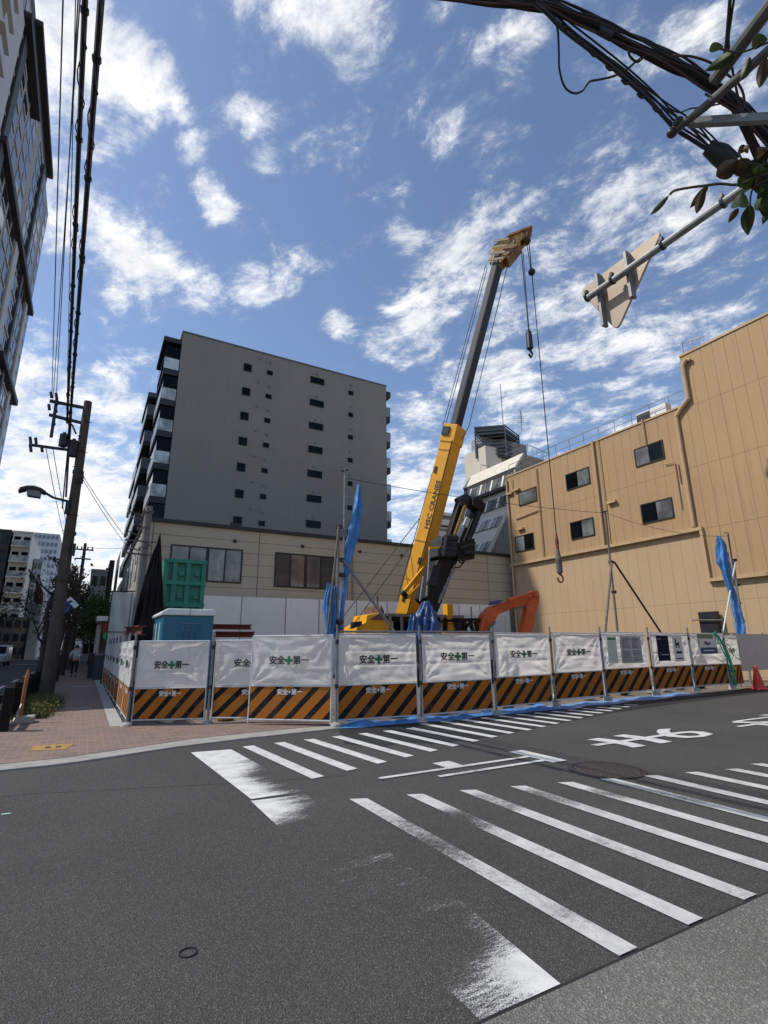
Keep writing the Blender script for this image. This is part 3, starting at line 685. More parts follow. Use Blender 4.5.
# ================================================================== LOW BEIGE BUILDING with hoarding
t = thing('low_building', 'long two storey beige sided building behind the site', 'building', (1.95,27,0))
MB().box((1.95,27,0),(27.5,44,7.52)).build('wall', LOWWALL, t)
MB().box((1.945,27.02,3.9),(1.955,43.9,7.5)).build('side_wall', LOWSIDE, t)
MB().box((1.86,26.86,7.52),(27.6,44.1,7.70)).build('roof_edge', CAP, t)
def window(t, x0, z0, x1, z1, panes, Y=27, fr_=.05, mats=None, split=False):
    f = MB(); y = Y-.05
    f.box((x0,y,z0),(x1,Y-.002,z0+fr_)).box((x0,y,z1-fr_),(x1,Y-.002,z1)).box((x0,y,z0+fr_),(x0+fr_,Y-.002,z1-fr_)).box((x1-fr_,y,z0+fr_),(x1,Y-.002,z1-fr_))
    n = panes
    for k_ in range(1, n):
        x = x0+(x1-x0)*k_/n; w = fr_*(1.1 if k_*2 == n else .55); f.box((x-w,y+.004,z0+fr_),(x+w,Y-.003,z1-fr_))
    w_ = f.build('window', WFR, t)
    for k_ in range(n):
        xa, xb = x0+(x1-x0)*k_/n, x0+(x1-x0)*(k_+1)/n
        m_ = (mats or [GLSC])[k_ % len(mats or [1])]
        MB().box((xa+fr_*.4,Y-.02,z0+fr_*.5),(xb-fr_*.4,Y-.004,z1-fr_*.5)).build('pane', m_, w_)
    return w_
curt = lambda: None
GW1 = glass_mat('glass_room', (.16,.16,.15), .12); GW2 = glass_mat('glass_curtain', (.34,.33,.31), .2)
window(t, 3.15, 4.70, 6.70, 6.47, 4, mats=[GW2, GW1, GW2, GW1], fr_=.07)
window(t, 8.45, 4.62, 12.0, 6.50, 4, mats=[GLS, GW1, GW1, GLS], fr_=.07)
# curtains & room things seen in panes
for x in (5.05,5.3,5.6,6.1,6.4): MB().box((x,26.975,4.8),(x+.14,26.979,5.7)).build('curtain', M('curtain', (.32,.31,.29)), t)
for p in ((6.25,6.9),(10.0,6.95),(13.6,6.95),(16.5,6.95),(19.4,6.95)): MB().tube([(p[0],26.94,p[1]),(p[0],27.0,p[1])], .10, 14).build('vent_cap', CAP, t)
MB().box((5.9,26.9,7.7),(6.5,27.6,7.86)).box((10.3,27.2,7.7),(10.6,27.5,7.8)).build('roof_box', CAP, t)
MB().tube([(13.1,26.93,4.0),(13.1,26.93,7.5)], .04, 8).build('downpipe', M('dp', (.24,.21,.17)), t)
for k_ in range(4): MB().tube([(1.94-.06,28+k_*3,6.2-.3*k_),(1.94-.12,28+k_*3,6.8-.3*k_)], .03, 6).build('side_fitting', WPLAS, t)
for k_ in range(3): MB().box((1.9,30+k_*3.6,5.0),(1.952,31.2+k_*3.6,6.6)).build('side_window', GLSC, t)
t = thing('white_hoarding', 'white flat hoarding along the foot of the beige building', 'hoarding', (2,26.8,0))
xs = [.82,1.65,4.3,6.75,9.1,11.0,13.3,15.3,17.2,18.9,20.6,22.3,24.9]
HO = [M('hoarding_white', (.86,.85,.81), .6, var=.05, scale=.8, stain=.12), M('hoarding_white_b', (.80,.80,.77), .6, var=.05, scale=.8, stain=.15)]
for i in range(1, len(xs)-1):
    MB().box((xs[i]+.02,26.78,.02),(xs[i+1]-.02,26.82,3.98+.012*i)).build('panel', HO[i%2], t)
for x in xs[1:]: MB().box((x-.02,26.76,.02),(x+.018,26.84,4.02)).build('joint', GREYP, t)
# hoarding net frame at left with white gauze
t = thing('gauze_screen', 'tall white gauze screen on a dark frame at the left building corner', 'screen', (.9,26,0))
MB().grid(lambda u, v: V(.80+.80*u, 26.3+.05*math.sin(u*9+v*8), .1+3.85*v), 20, 30).build('gauze', SHEETG, t, smooth=True)
MB().tube([(.80,26.25,0),(.80,26.25,4.0)], .03).tube([(.78,26.25,3.98),(1.9,26.25,4.02)], .03).tube([(.78,26.25,2.2),(1.9,26.25,2.2)], .02).build('frame', DARK, t)
# translucent white screen behind the excavator
t = thing('gauze_screen', 'white pleated gauze screen behind the excavator arm', 'screen', (21,26.3,0))
MB().grid(lambda u, v: V(20.4+3.6*u, 26.2+.12*math.sin(u*16+v*3)*(.3+v), .1+3.3*v), 40, 16).build('gauze', SHEETG, t, smooth=True)
MB().tube([(21.0,26.05,0),(21.0,26.05,3.9)], .05).tube([(22.2,25.6,0),(22.2,25.6,3.0)],.05).build('post', GREYP, t)

# ================================================================== DARK GREY APARTMENT BLOCK
t = thing('apartment_block', 'dark grey ten storey apartment block with side balconies', 'building', (4.6,46,0))
MB().box((4.6,46,0),(26.4,86,30.05)).build('wall', GREYWALL, t)
MB().box((4.55,45.95,30.05),(26.45,86.1,30.2)).build('parapet', M('parapet', (.12,.12,.125)), t)
for k_ in range(7):
    zt = 28.35-2.58*k_
    def win(x0, x1, za, zb, m_=GLSB):
        w_ = MB().box((x0,45.95,za),(x1,45.998,zb)).build('window', M('wf', (.03,.032,.034)) if False else WFR, t)
        MB().box((x0+.05,45.93,za+.05),(x1-.05,45.948,zb-.05)).build('pane', m_, w_)
    win(10.36, 11.15, zt-.70, zt+.12, GLSB); win(12.68, 13.28, zt-.50, zt-.02)
    win(17.3, 18.85, zt-.16, zt+.58, GLSB); win(21.70, 22.26, zt-.46, zt+.04)
    for x, z in ((11.9,zt+1.04),(13.0,zt+.85),(18.0,zt+.95),(22.0,zt+.72)): MB().tube([(x,45.9,z),(x,46,z)], .13, 10).build('vent_cap', M('ventg', (.16,.16,.165)) if False else GREYP, t)
MB().tube([(13.9,52,30),(13.9,52,33.6)], .05, 5).tube([(7.1,50,30),(7.1,50,32)], .04, 5).build('antenna', GREYP, t)
# side balconies (street side)
def balc(x0, x1, y0, y1, z, front, left):
    MB().box((x0,y0,z-.55),(x1,y1,z)).build('balcony_slab', BALD, t)
    MB().box((x0,y0,z+.02),(x1-.02,y0+.04,z+1.12)).build('balcony_glass', front, t)
    MB().box((x0,y0+.05,z+.02),(x0+.04,y1,z+1.12)).build('balcony_glass', left, t)
for k_ in range(8):
    z = 26.05-3.02*k_
    balc(3.30, 4.55, 46.1, 52, z, RAILG, RAILG)
    MB().box((3.40,46.3,z-2.45),(4.58,51.9,z-.56)).build('balcony_shade', BALD if False else GLSB, t)  # solid black box between the slabs, paints in the recess shade
MB().box((3.05,46.0,28.75),(4.58,52,29.2)).build('canopy', BALD, t)
MB().box((3.3,46.4,26.1),(4.58,52,28.74)).build('balcony_shade', GLSB, t)
for k_ in range(9):
    z = 24.9-3.02*k_+.6
    if z < 3: break
    MB().box((2.85,56,z-.5),(4.55,64,z)).build('balcony_slab', BALD, t)
    MB().box((2.85,56,z+.02),(4.5,56.06,z+1.2)).build('balcony_wall', M('bw', (.16,.165,.18)) if k_ == 0 else bpy.data.materials['bw'], t)
    MB().box((2.85,56.07,z+.02),(2.9,64,z+1.15)).build('balcony_glass', RAILG, t)
    MB().box((3.3,56.4,z+1.21),(4.58,63.9,z+2.48)).build('balcony_shade', GLSB, t)
MB().box((2.8,56,27.6),(4.58,64,28.1)).build('canopy', bpy.data.materials['bw'], t)
for k_ in range(9):
    z = 24-3.02*k_
    if z < 3: break
    MB().box((3.2,66,z-.4),(4.55,85,z)).build('balcony_slab', TRGREY, t)
    MB().box((3.2,66,z+.02),(3.25,85,z+1.1)).build('balcony_glass', RAILG, t)
MB().box((3.4,66,26.5),(4.58,85,27)).build('canopy', TRGREY, t)
for k_ in range(7):
    z = 27.45-3.03*k_-.9
    g_ = MB().box((26.42,46.2,z-.7),(27.0,50,z-.1)).build('balcony_slab', BALD, t)
    MB().box((26.42,46.15,z-.08),(27.02,46.2,z+1.05)).box((26.98,46.21,z-.08),(27.02,50,z+1.05)).build('balcony_glass', RAILG, t)
MB().box((26.42,46.2,28.9),(27.1,50,29.6)).build('canopy', BALD, t)

# ================================================================== TAN BUILDING
t = thing('tan_building', 'large tan panelled building on the right of the site', 'building', (25,17,0))
MB().box((25,13.46,6.8),(46,26.3,13.15)).box((25.002,13.12,4.4),(46,13.455,13.15)).box((25,-30,4.38),(46,13.115,15.8)).build('wall', TAN, t)
MB().box((25.06,13.4,0),(45.9,26.28,6.797)).box((25.061,-30,0),(45.9,13.395,4.377)).build('lower_wall', TANL, t)
g = MB()
g.box((24.84,13.36,6.74),(25.05,26.4,6.90)); g.box((24.86,13.36,4.30),(25.05,13.50,6.735)); g.box((24.84,-30,4.29),(25.05,13.355,4.44))
g.build('trim', TANT, t)
MB().box((24.95,13.13,13.15),(46,26.35,13.24)).box((24.95,-30,15.8),(46,13.12,15.9)).build('roof_edge', TANT, t)
for y, z0, z1, r in ((23.37,6.9,12.95,.045),(26.22,1,12.9,.07),(18.80,6.9,13.2,.075),(18.45,6.9,13.2,.03),(13.72,6.95,12.7,.10),(15.55,11.9,13.3,.04),(25.7,11.9,12.9,.03)):
    MB().tube([(24.90,y,z0),(24.90,y,z1)], r, 8).build('downpipe', TANT, t)
MB().tube([(24.9,12.6,15.35),(24.86,12.75,15.45),(24.85,12.95,15.2),(24.88,12.98,14.6),(24.88,12.98,13.35),(24.9,13.5,12.95),(24.9,13.72,12.7)], .11, 10).build('downpipe', TANT, t)
MB().tube([(24.93,14.2,8.0),(24.93,14.2,10.4),(24.93,14.7,10.45)], .03, 6).build('conduit', TANT, t)
MB().tube([(24.93,14.05,9.3),(24.93,14.05,10.3)], .03, 6).build('conduit', TANT, t)
MB().tube([(24.93,25.6,9.95),(24.93,23.4,10.1)], .04, 6).build('conduit', TANT, t)
def twin(y0, y1, z0, z1, dark_left, t=t):
    x = 25.0
    f = MB(); e = .06
    f.box((x-.05,y1,z0),(x-.001,y0,z0+e)).box((x-.05,y1,z1-e),(x-.001,y0,z1)).box((x-.05,y0-e,z0+e),(x-.001,y0,z1-e)).box((x-.05,y1,z0+e),(x-.001,y1+e,z1-e))
    w_ = f.build('window', WFR, t); ym = (y0+y1)/2
    A, B = (GLSB, GLSG) if dark_left else (GLSG, GLSB)
    if dark_left is None: A = B = GLSG
    MB().box((x-.03,y0-e,z0+e),(x-.004,ym+.01,z1-e)).build('pane', A, w_)
    MB().box((x-.035,ym-.01,z0+e),(x-.004,y1+e,z1-e)).build('pane', B, w_)
twin(25.22,23.53,10.75,11.75,None); twin(25.86,24.15,7.62,8.72,False); twin(21.07,19.30,10.75,11.80,True)
twin(21.09,19.39,7.64,8.72,True); twin(16.31,14.65,10.79,11.83,False); twin(16.37,14.63,7.64,8.71,True)
for y, z in ((18.0,9.2),(25.2,9.1),(26.0,11.8),(25.3,11.9)): MB().box((24.8,y-.28,z),(25,y+.28,z+.13)).build('vent_hood', TANT, t)
g = MB()
for y in [26.3-k_*1.1 for k_ in range(12)]: g.tube([(25.3,y,13.2),(25.3,y,14.15)], .02, 5)
g.tube([(25.3,26.3,14.15),(25.3,13.2,14.15)], .022, 5).tube([(25.3,26.3,13.7),(25.3,13.2,13.7)], .015, 5)
g.tube([(25.2,13.0,15.8),(25.2,13.0,16.7)],.03,5).tube([(25.2,12.5,15.8),(25.2,12.5,16.5)],.03,5).tube([(25.2,13.0,16.6),(25.2,11.9,16.4)],.03,5)
g.build('roof_railing', GREYP, t)
tt = thing('air_conditioner', 'white air conditioner unit on the tan building roof behind the railing', 'air conditioner', (25.9,15.3,13.2))
MB().box((25.6,14.55,13.3),(26.1,16.3,14.05)).build('casing', WPLAS, tt, bevel=.02)
MB().box((25.55,15.5,13.4),(25.599,16.25,13.95)).build('grille', DARK, tt)
# rust stain / dark niche low on the wall at right
t2 = thing('switch_box', 'dark open switch box on a rail against the tan wall at right', 'switch box', (24.5,12.9,0))
MB().box(onX(699,620,24.7)+V(0,0,-1.2), onX(717,619,24.7)+V(.25,0,.35)).build('cabinet', DARK, t2)
MB().tube([onX(692,620,24.6), onX(722,620,24.6)], .03, 6).build('rail', RUSTP, t2)

# ================================================================== OFFICE behind, with tower
t = thing('office_block', 'cream office block with a slanted end, ribbon windows and roof tower', 'building', (32,40,0))
f8 = lambda x, y, Y=40: onY(440+x/6.4, 400+y/6.4, Y)
prof = [(29.5,0),(29.5,9.2),(32.17,13.43),(33.54,17.19),(33.555,17.78),(34.75,19.37)]
def px_(z, off=0):
    for (xa, za), (xb, zb) in zip(prof, prof[1:]):
        if za <= z <= zb: return xa+(xb-xa)*(z-za)/(zb-za)-off
    return 34
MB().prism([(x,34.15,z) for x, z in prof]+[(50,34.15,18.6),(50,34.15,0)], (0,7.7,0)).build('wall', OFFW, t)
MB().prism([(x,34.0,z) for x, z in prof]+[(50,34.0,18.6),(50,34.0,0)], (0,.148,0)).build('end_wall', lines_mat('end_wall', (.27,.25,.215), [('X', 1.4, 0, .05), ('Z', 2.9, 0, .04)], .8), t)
def band(z0, z1, name, mat, off=.05, y0=34.3, y1=41.7, par=None, th=.06):
    P4 = [(px_(z0,off),y0,z0),(px_(z1,off),y0,z1),(px_(z1,off),y1,z1),(px_(z0,off),y1,z0)]
    return MB().prism(P4, (-th,0,.0)).build(name, mat, par or t)
for z0, z1 in ((16.15,17.4),(14.0,15.1),(11.9,12.95),(9.5,10.45)):
    w_ = band(z0, z1, 'window_band', GLSG)
    for k_ in range(9):
        y = 34.6+k_*.82; band(z0, z1, 'mullion', (WFR, WHITEB)[k_%2], .115, y, y+(.08,.22)[k_%2], w_, .03)
band(17.42, 17.76, 'shadow_gap', CAP, .06); band(15.75, 16.1, 'balcony_rail', CAP, .08, th=.35)
MB().prism([(33.4,33.95,17.8),(34.65,33.95,19.45),(34.85,33.95,19.40),(33.6,33.95,17.72)], (0,7.95,0)).build('slanted_fascia', M('fascia', (.62,.56,.45)), t)
MB().prism([(29.45,33.9,9.1),(32.1,33.9,13.45),(33.0,33.9,16.0),(33.12,33.9,16.0),(32.3,33.9,13.4),(29.7,33.9,9.1)], (0,.098,0)).build('slanted_edge', OFFW, t)
MB().box(V(f8(300,470,44).x,44,0), f8(420,320,44)+V(0,4,0)).build('roof_tower', OFFW, t)
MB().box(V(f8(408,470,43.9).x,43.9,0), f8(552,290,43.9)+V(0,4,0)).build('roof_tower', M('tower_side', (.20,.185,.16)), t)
p0, p1 = f8(296,325,43.5), f8(408,165,43.5); p2 = f8(553,200,43.5)
g = MB()
zb, zt = p0.z, p1.z
xl, xm, xr = f8(296,240,43.5).x, f8(408,240,43.5).x, f8(553,240,43.5).x
cor = [(xl,45.5),(xm,43.2),(xr,44.8),(xr-1,48.5)]
for k_ in range(9):
    z = zb + (zt-zb-.2)*k_/8
    for i in range(4): g.beam((*cor[i], z+.1), (*cor[(i+1)%4], z+.1), .06, .20 if k_ not in (4,5) else .06)
for c in cor: g.tube([(*c, zb-.3), (*c, zt)], .09, 6)
g.build('louvre_cage', M('louvre', (.075,.085,.10), .5, .3, var=.1), t)
MB().prism([(x,y,zb-.3) for x,y in [(xl+.15,45.5),(xm,43.4),(xr-.15,44.9),(xr-1.1,48.3)]], (0,0,(zt-zb)*.42)).prism([(x,y,zt-.9) for x,y in [(xl+.15,45.5),(xm,43.4),(xr-.15,44.9),(xr-1.1,48.3)]], (0,0,.75)).build('cage_panel', DGREY, t)
MB().box((xl+1,45.5,zb-.3),(xr-1.2,47.5,zt-1.0)).build('water_tank', M('tank', (.25,.27,.30)), t)
g = MB(); a = f8(405,165,43.5); g.tube([a, a+V(0,0,5.6)], .05, 5)
a = f8(523,195,43.5); g.tube([a, a+V(.1,0,2.6)], .06, 5)
for k_ in range(7): g.tube([a+V(-.6+.06*k_,0,1.0+.25*k_), a+V(.5-.04*k_,0,1.25+.25*k_)], .035, 4)
for k_ in range(5): g.tube([f8(560+30*k_,290+14*k_,42), f8(560+30*k_,330+14*k_,42)], .04, 4)
g.tube([f8(415,350,42), f8(560,285,42), f8(700,345,42)], .05, 4)
g.tube([f8(262,450,42), f8(262,415,42), f8(320,425,42)], .05, 4)
g.build('antenna', GREYP, t)
# small stepped white block between boom and office
t = thing('stepped_block', 'small white stepped block with balconies seen behind the boom', 'building', (30,50,0))
f9 = lambda x, y, Y=50: onY(400+x/6.02, 470+y/6.02, Y)
for i, (x0, y0, x1, y1) in enumerate(((240,265,345,330),(225,345,345,400),(210,395,345,450),(200,440,345,520))):
    MB().box(f9(x0,y1)+V(0,0,-.2), f9(x1,y0)+V(0,4,0)).build('storey', WHITEB, t)
    MB().box(f9(x0+8,y1-5)+V(0,-.2,0), f9(x1,y0+22)+V(0,-.1,0)).build('window_band', GLSG, t)
    MB().box(f9(x0-4,y1+4)+V(0,-.6,0), f9(x1,y1-14)+V(0,-.1,0)).build('balcony_wall', WHITEB, t)
MB().box(f9(200,520)+V(0,.1,-18), f9(345,440)+V(0,4,0)).build('base', WHITEB, t)

# ================================================================== LEFT TOWER across the street
t = thing('residential_tower', 'tall pale residential tower at the upper left edge with dark fins', 'building', (-15,80,0))
MB().box((-24,52.6,0),(-15.0,97,78)).build('wall', TRGREY, t)
MB().box((-24,49,0),(-14.4,52.5,70)).build('end_bay', TRWHITE, t)
for zt_, y0, y1, x in ((80.5,64,90,-14.2),(57.2,60,96,-14.25),(41.0,80,97.2,-14.25),(73.5,58,72,-14.0)):
    MB().box((x,y0,zt_-.8),(-15.0,y1,zt_)).build('fin', CAP, t)
MB().box((-23.5,56,78),(-15.01,90,80.4)).build('parapet', DGREY, t)
MB().box((-14.95,53.4,2),(-14.6,58.5,72)).box((-14.95,76.5,2),(-14.7,79.0,56)).box((-14.95,91.5,2),(-14.72,93.0,56)).build('wall_band', TRWHITE, t)
MB().box((-14.95,60.2,2),(-14.65,62.2,76)).box((-14.95,84.2,2),(-14.68,85.4,77)).build('dark_band', DGREY, t)
cols = [(53.6,54.6),(55.2,57.4),(58.8,60.0),(62.4,65.2),(66.2,69.0),(70.0,72.6),(73.4,76.0),(79.6,81.6),(82.0,84.0),(86.0,88.0),(88.6,91.0),(93.6,96.0)]
cand = []
for k_ in range(26):
    z = 4+2.95*k_
    if z > 76: break
    for y0, y1 in cols:
        d = V(-14.9, (y0+y1)/2, z+1)-O
        cx = V(_b.x*d.x+_a.x*d.y+_v.x*d.z, _b.y*d.x+_a.y*d.y+_v.y*d.z, _b.z*d.x+_a.z*d.y+_v.z*d.z)
        seen = cx.z < -.1 and -15 < 384-F*cx.x/cx.z < 60 and -30 < 512+F*cx.y/cx.z < 480
        cand.append((0 if seen else 1, d.length, y0, y1, z))
cand.sort(); rest = MB(); base_w = base_s = None
for n_, (hid, _, y0, y1, z) in enumerate(cand):
    if n_ >= 98:
        rest.box((-15.02,y0,z),(-14.94,y1,z+1.9)); continue
    if base_w is None:
        base_w = w_ = MB().box((-.02,0,0),(.06,1,1.9)).build('window', GLS, t, local=True)
        base_s = MB().box((.061,0,-.28),(.16,1,-.02)).build('sill', TRWHITE, w_, local=True)
    else:
        w_ = base_w.copy(); C.objects.link(w_); s_ = base_s.copy(); C.objects.link(s_); s_.parent = w_
    w_.matrix_parent_inverse = Matrix.Translation(-Vector(t.location)); w_.location = (-15.0, y0, z); w_.scale = (1, y1-y0, 1)
tag(rest.build('window', GLS, t), kind='stuff')
g = MB()
for k_ in range(24):
    z = 4+2.95*k_
    MB().box((-14.39,49,z-.35),(-13.7,52.4,z-.1)).build('balcony_slab', TRWHITE, t)
    MB().box((-13.8,49,z-.08),(-13.72,52.4,z+.9)).build('balcony_wall', TRWHITE, t)

t = thing('shade_block', 'added seven storey block, unseen at the left, that shades the side street', 'building', (-12,18,0))  # added block out of view, placed to throw shade over the left street
MB().box((-34,24,0),(-12.4,48,22)).build('wall', WHITEB, t)
MB().box((-34.1,23.9,22),(-12.3,46.1,22.4)).build('parapet', CAP, t)
for k_ in range(7):
    for j in range(6): MB().box((-12.39,24.6+j*3.9,1+3.05*k_),(-12.32,26.6+j*3.9,2.7+3.05*k_)).build('window', GLS, t)

# ================================================================== FAR BUILDINGS on the side street
def fbox(name, x0, y0, x1, y1, Y, dep, mat, par=None, zb=0):
    a = onY(x0, y1, Y); b_ = onY(x1, y0, Y)
    return MB().box((a.x, Y, zb if zb is not None else a.z), (b_.x, Y+dep, b_.z)).build(name, mat, par)
def far_building(name, label, x0, y0, x1, Y, dep, mat, storeys, wins, wmat, wh=.45, balcony=False, top=None, cat='building'):
    a = onY(x0, y0, Y); b_ = onY(x1, y0, Y); t = thing(name, label, cat, (a.x, Y, 0))
    ht = a.z; MB().box((a.x, Y, 0), (b_.x, Y+dep, ht)).build('wall', mat, t)
    MB().box((a.x-.1, Y-.1, ht), (b_.x+.1, Y+dep, ht+.25)).build('roof_edge', mat, t)
    sh_ = ht/storeys; W = b_.x-a.x
    for k_ in range(storeys):
        z = k_*sh_
        for j in range(wins):
            xa = a.x+W*(j+.15)/wins; xb = a.x+W*(j+.85)/wins
            MB().box((xa, Y-.06, z+sh_*(1-wh)/2+.2), (xb, Y-.005, z+sh_*(1+wh)/2+.2)).build('window', wmat, t)
        if balcony:
            MB().box((a.x+.02, Y-1.1, z), (b_.x-.02, Y-.01, z+.22)).build('balcony_slab', mat, t)
            MB().box((a.x+.05, Y-1.08, z+.24), (b_.x-.05, Y-1.0, z+1.15)).build('balcony_glass', RAILG, t)
    return t
far_building('dark_glass_block', 'dark glass fronted block at the far left edge', -30, 528, 12, 104, 20, DGREY, 7, 4, GLS, .7)
far_building('balcony_block', 'white seven storey block with glass balconies across the street', 14, 532, 33, 104, 20, WHITEB, 8, 2, GLSB, .3, True)
far_building('narrow_block', 'narrow white block beside the balcony block', 34.5, 560, 43, 112, 14, WHITEC, 7, 2, GLSG, .5)
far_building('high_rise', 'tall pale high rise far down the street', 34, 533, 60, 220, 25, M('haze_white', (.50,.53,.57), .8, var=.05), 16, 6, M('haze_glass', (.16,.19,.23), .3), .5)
far_building('grey_office', 'grey concrete building with six square windows down the street', 92, 571, 108, 70, 16, GREYC, 4, 2, GLSB, .42)
t = thing('stepped_dark_building', 'dark stepped building above the grey concrete one', 'building', (1,84,0))
for x0, y0, x1 in ((101,568,106),(105,560,110),(110,550,121)): fbox('block', x0, y0, x1, 640, 88, 12, DGREY, t)
far_building('white_office', 'white banded office block at the end of the street', 74, 597, 91, 150, 20, WHITEC, 6, 1, GLSG, .4)
fbox('roof', 74, 594, 90, 598, 149.5, 21, CAP, None, None); tag(C.objects[-1] if False else bpy.data.objects['roof'], 'dark roof slab on the white banded office', 'roof'); bpy.data.objects['roof'].parent = [o for o in C.objects if o.name.startswith('white_office')][0]
bpy.data.objects['roof'].matrix_parent_inverse = Matrix.Translation(-Vector(bpy.data.objects['roof'].parent.location))
for k_ in ('label','category'): del bpy.data.objects['roof'][k_]
far_building('end_block', 'low cluttered block closing the view between the trees', 60, 625, 84, 180, 20, GREYC, 3, 5, GLSG, .4)
far_building('shop_row', 'row of low shopfronts on the far left of the street', -40, 618, 40, 98, 5, M('shop_grey', (.16,.15,.14)), 3, 9, GLS, .55)
# red gable roof
t = thing('gabled_house', 'small house with a dark red roof between the left street trees', 'house', (-8.5,95,0))
p = [onY(x, y, 95) for x, y in ((33,602),(37,577),(43,592),(43,604))]
MB().prism(p, (0,6,0)).build('roof', M('roof_red', (.16,.03,.03)), t)
a = onY(33,603,95.2); b_ = onY(43,603,95.2); MB().box((a.x,95.2,0),(b_.x,101,a.z)).build('wall', WHITEB, t)
# awning shop with green sign at the sidewalk
t = thing('kiosk', 'small shopfront with white awning, red and green signs past the fence', 'shop', (1.0,35,0))
MB().box((.55,36,.02),(.75,40,2.9)).box((.75,38,.02),(2.4,40,3.0)).build('wall', GREYC, t)
MB().box((.45,34.6,3.05),(1.75,38.4,3.32)).build('awning', WPLAS, t)
MB().box((.78,35.0,2.35),(1.3,35.08,2.95)).build('red_sign', M('sign_red', (.35,.04,.02)), t)
MB().tube([(1.10,34.8,2.2),(1.10,34.9,2.2)], .22, 14).build('green_sign', M('sign_green', (.03,.65,.12)), t)
MB().box((.3,31.5,.02),(.66,32.3,1.25)).build('bin', DARK, t)
t = thing('recycling_bin', 'grey blue bin beside the sidewalk past the fence row', 'bin', (.75,30,0))
MB().box((.52,29.6,.03),(.95,30.3,1.15)).build('body', M('bin_blue', (.04,.05,.07)), t, bevel=.03)
MB().box((.50,29.58,1.15),(.97,30.32,1.25)).build('lid', M('bin_lid', (.2,.2,.21)), t, bevel=.03)

# ================================================================== CRANE
Bp = V(12.42,20.5,1.9); Tp = V(15.06,15.13,19.7); ax = (Tp-Bp).normalized(); side = V(.893,.45,0)
t = thing('mobile_crane', 'yellow telescopic crane with raised boom and two hanging lines', 'crane', (10.5,20.5,0))
def at_(s, dx=0, du=0):
    u = ax.cross(side); return Bp+ax*s+side*dx+u*du
Lb = (Tp-Bp).length
s1 = 9.9
lower = MB().beam(at_(0), at_(s1), .84, .66, side).beam(at_(s1-.8), at_(s1+.06), .92, .74, side).build('lower_boom', YEL, t, bevel=.03)
MB().beam(at_(s1-.5,-.48,.15), at_(s1-.1,-.48,.15), .1, .35, side).build('wear_pad', DARK, lower)
MB().beam(at_(s1+.06), at_(Lb-.3), .54, .33, side).build('upper_boom', GREYB, t, bevel=.04)
u = ax.cross(side)
MB().beam(at_(s1+.06,0,-.172), at_(Lb-.3,0,-.172), .532, .012, side).build('boom_underside_shade', BLK, t)  # thin black plate: shade on the underside put into the colour
# letters up the side face (the -side face looks at us)
me = heavy('HSC CRANES', .31, .008, .002, frame(at_(5.0, -.426, -.22), ax*1.25, u*1.0)); me.materials.append(INK)
link('lettering', me, lower)
for k_, s_ in enumerate((.9,2.6,4.4,8.7)):
    MB().beam(at_(s_,-.43,.0), at_(s_+.05,-.43,.0), .03, .64, side).build('boom_seam', M('seam_yellow', (.45,.2,.01)) if k_ == 0 else bpy.data.materials['seam_yellow'], lower)
for s_, u_ in ((1.6,.1),(3.4,-.2),(7.6,.2)): MB().beam(at_(s_,-.44,u_), at_(s_+.3,-.44,u_), .04, .12, side).build('lug', DARK, lower)
MB().tube([at_(.6,-.45,-.3), at_(3,-.47,-.28), at_(5.4,-.45,-.31), at_(9.2,-.45,-.29)], .025, 6).build('hose', CABLE, t)
# jib strut lying along the boom
MB().beam(onY(403,594,19.0), onY(446,541,19.0), .12, .16).beam(onY(407,598,18.9), onY(425,580,18.9), .18, .12).build('jib_strut', YEL, t, bevel=.01)
MB().tube([onY(402,592,18.95), onY(407,597,18.95)], .12, 10).build('strut_end', DARK, t)
# head
hd = at_(Lb); fwd = V(.62,-.40,0).normalized()
g = MB()
for dx in (-.30,.26):
    P = [hd+side*dx*.85+v_*.84 for v_ in (ax*-.9+u*.36, ax*-.95-u*.36, ax*-.35-u*.65+fwd*.1, fwd*1.15+V(0,0,.30), fwd*1.5+V(0,0,.80), fwd*1.2+V(0,0,1.0), fwd*.45+V(0,0,.65), ax*.12+u*.48)]
    g.prism(P, side*.06)
g.build('head_plate', HEADY, t, bevel=.02)
g = MB()
for c, r in ((fwd*1.12+V(0,0,.66),.24),(fwd*.15-u*.25+V(0,0,-.15),.28),(fwd*.55+V(0,0,.3),.2)):
    for dx in (-.2,-.05,.1,.25): g.tube([hd+c+side*dx, hd+c+side*(dx+.08)], r, 20)
g.build('sheave', M('sheave', (.16,.09,.04), .6, .3, var=.4), t)
g = MB().beam(hd-ax*.9+u*.1, hd+ax*.1+fwd*.6, .5, .5, side).beam(hd+fwd*.4+V(0,0,.55), hd+fwd*1.5+V(0,0,1.0), .56, .12, side).beam(hd-ax*.7-u*.5, hd+fwd*.9+V(0,0,.1), .5, .15, side)
g.build('head_frame', M('ochre_dark', (.22,.11,.035), .6, var=.4, stain=.4), t)
for k_ in range(4): MB().beam(hd-ax*.7+side*-.38+ax*.32*k_+u*.3, hd-ax*.7+side*-.38+ax*.32*k_-u*.45, .03, .12, side).build('head_rib', M('ochre_grey', (.25,.2,.13)) if k_ == 0 else bpy.data.materials['ochre_grey'], t)
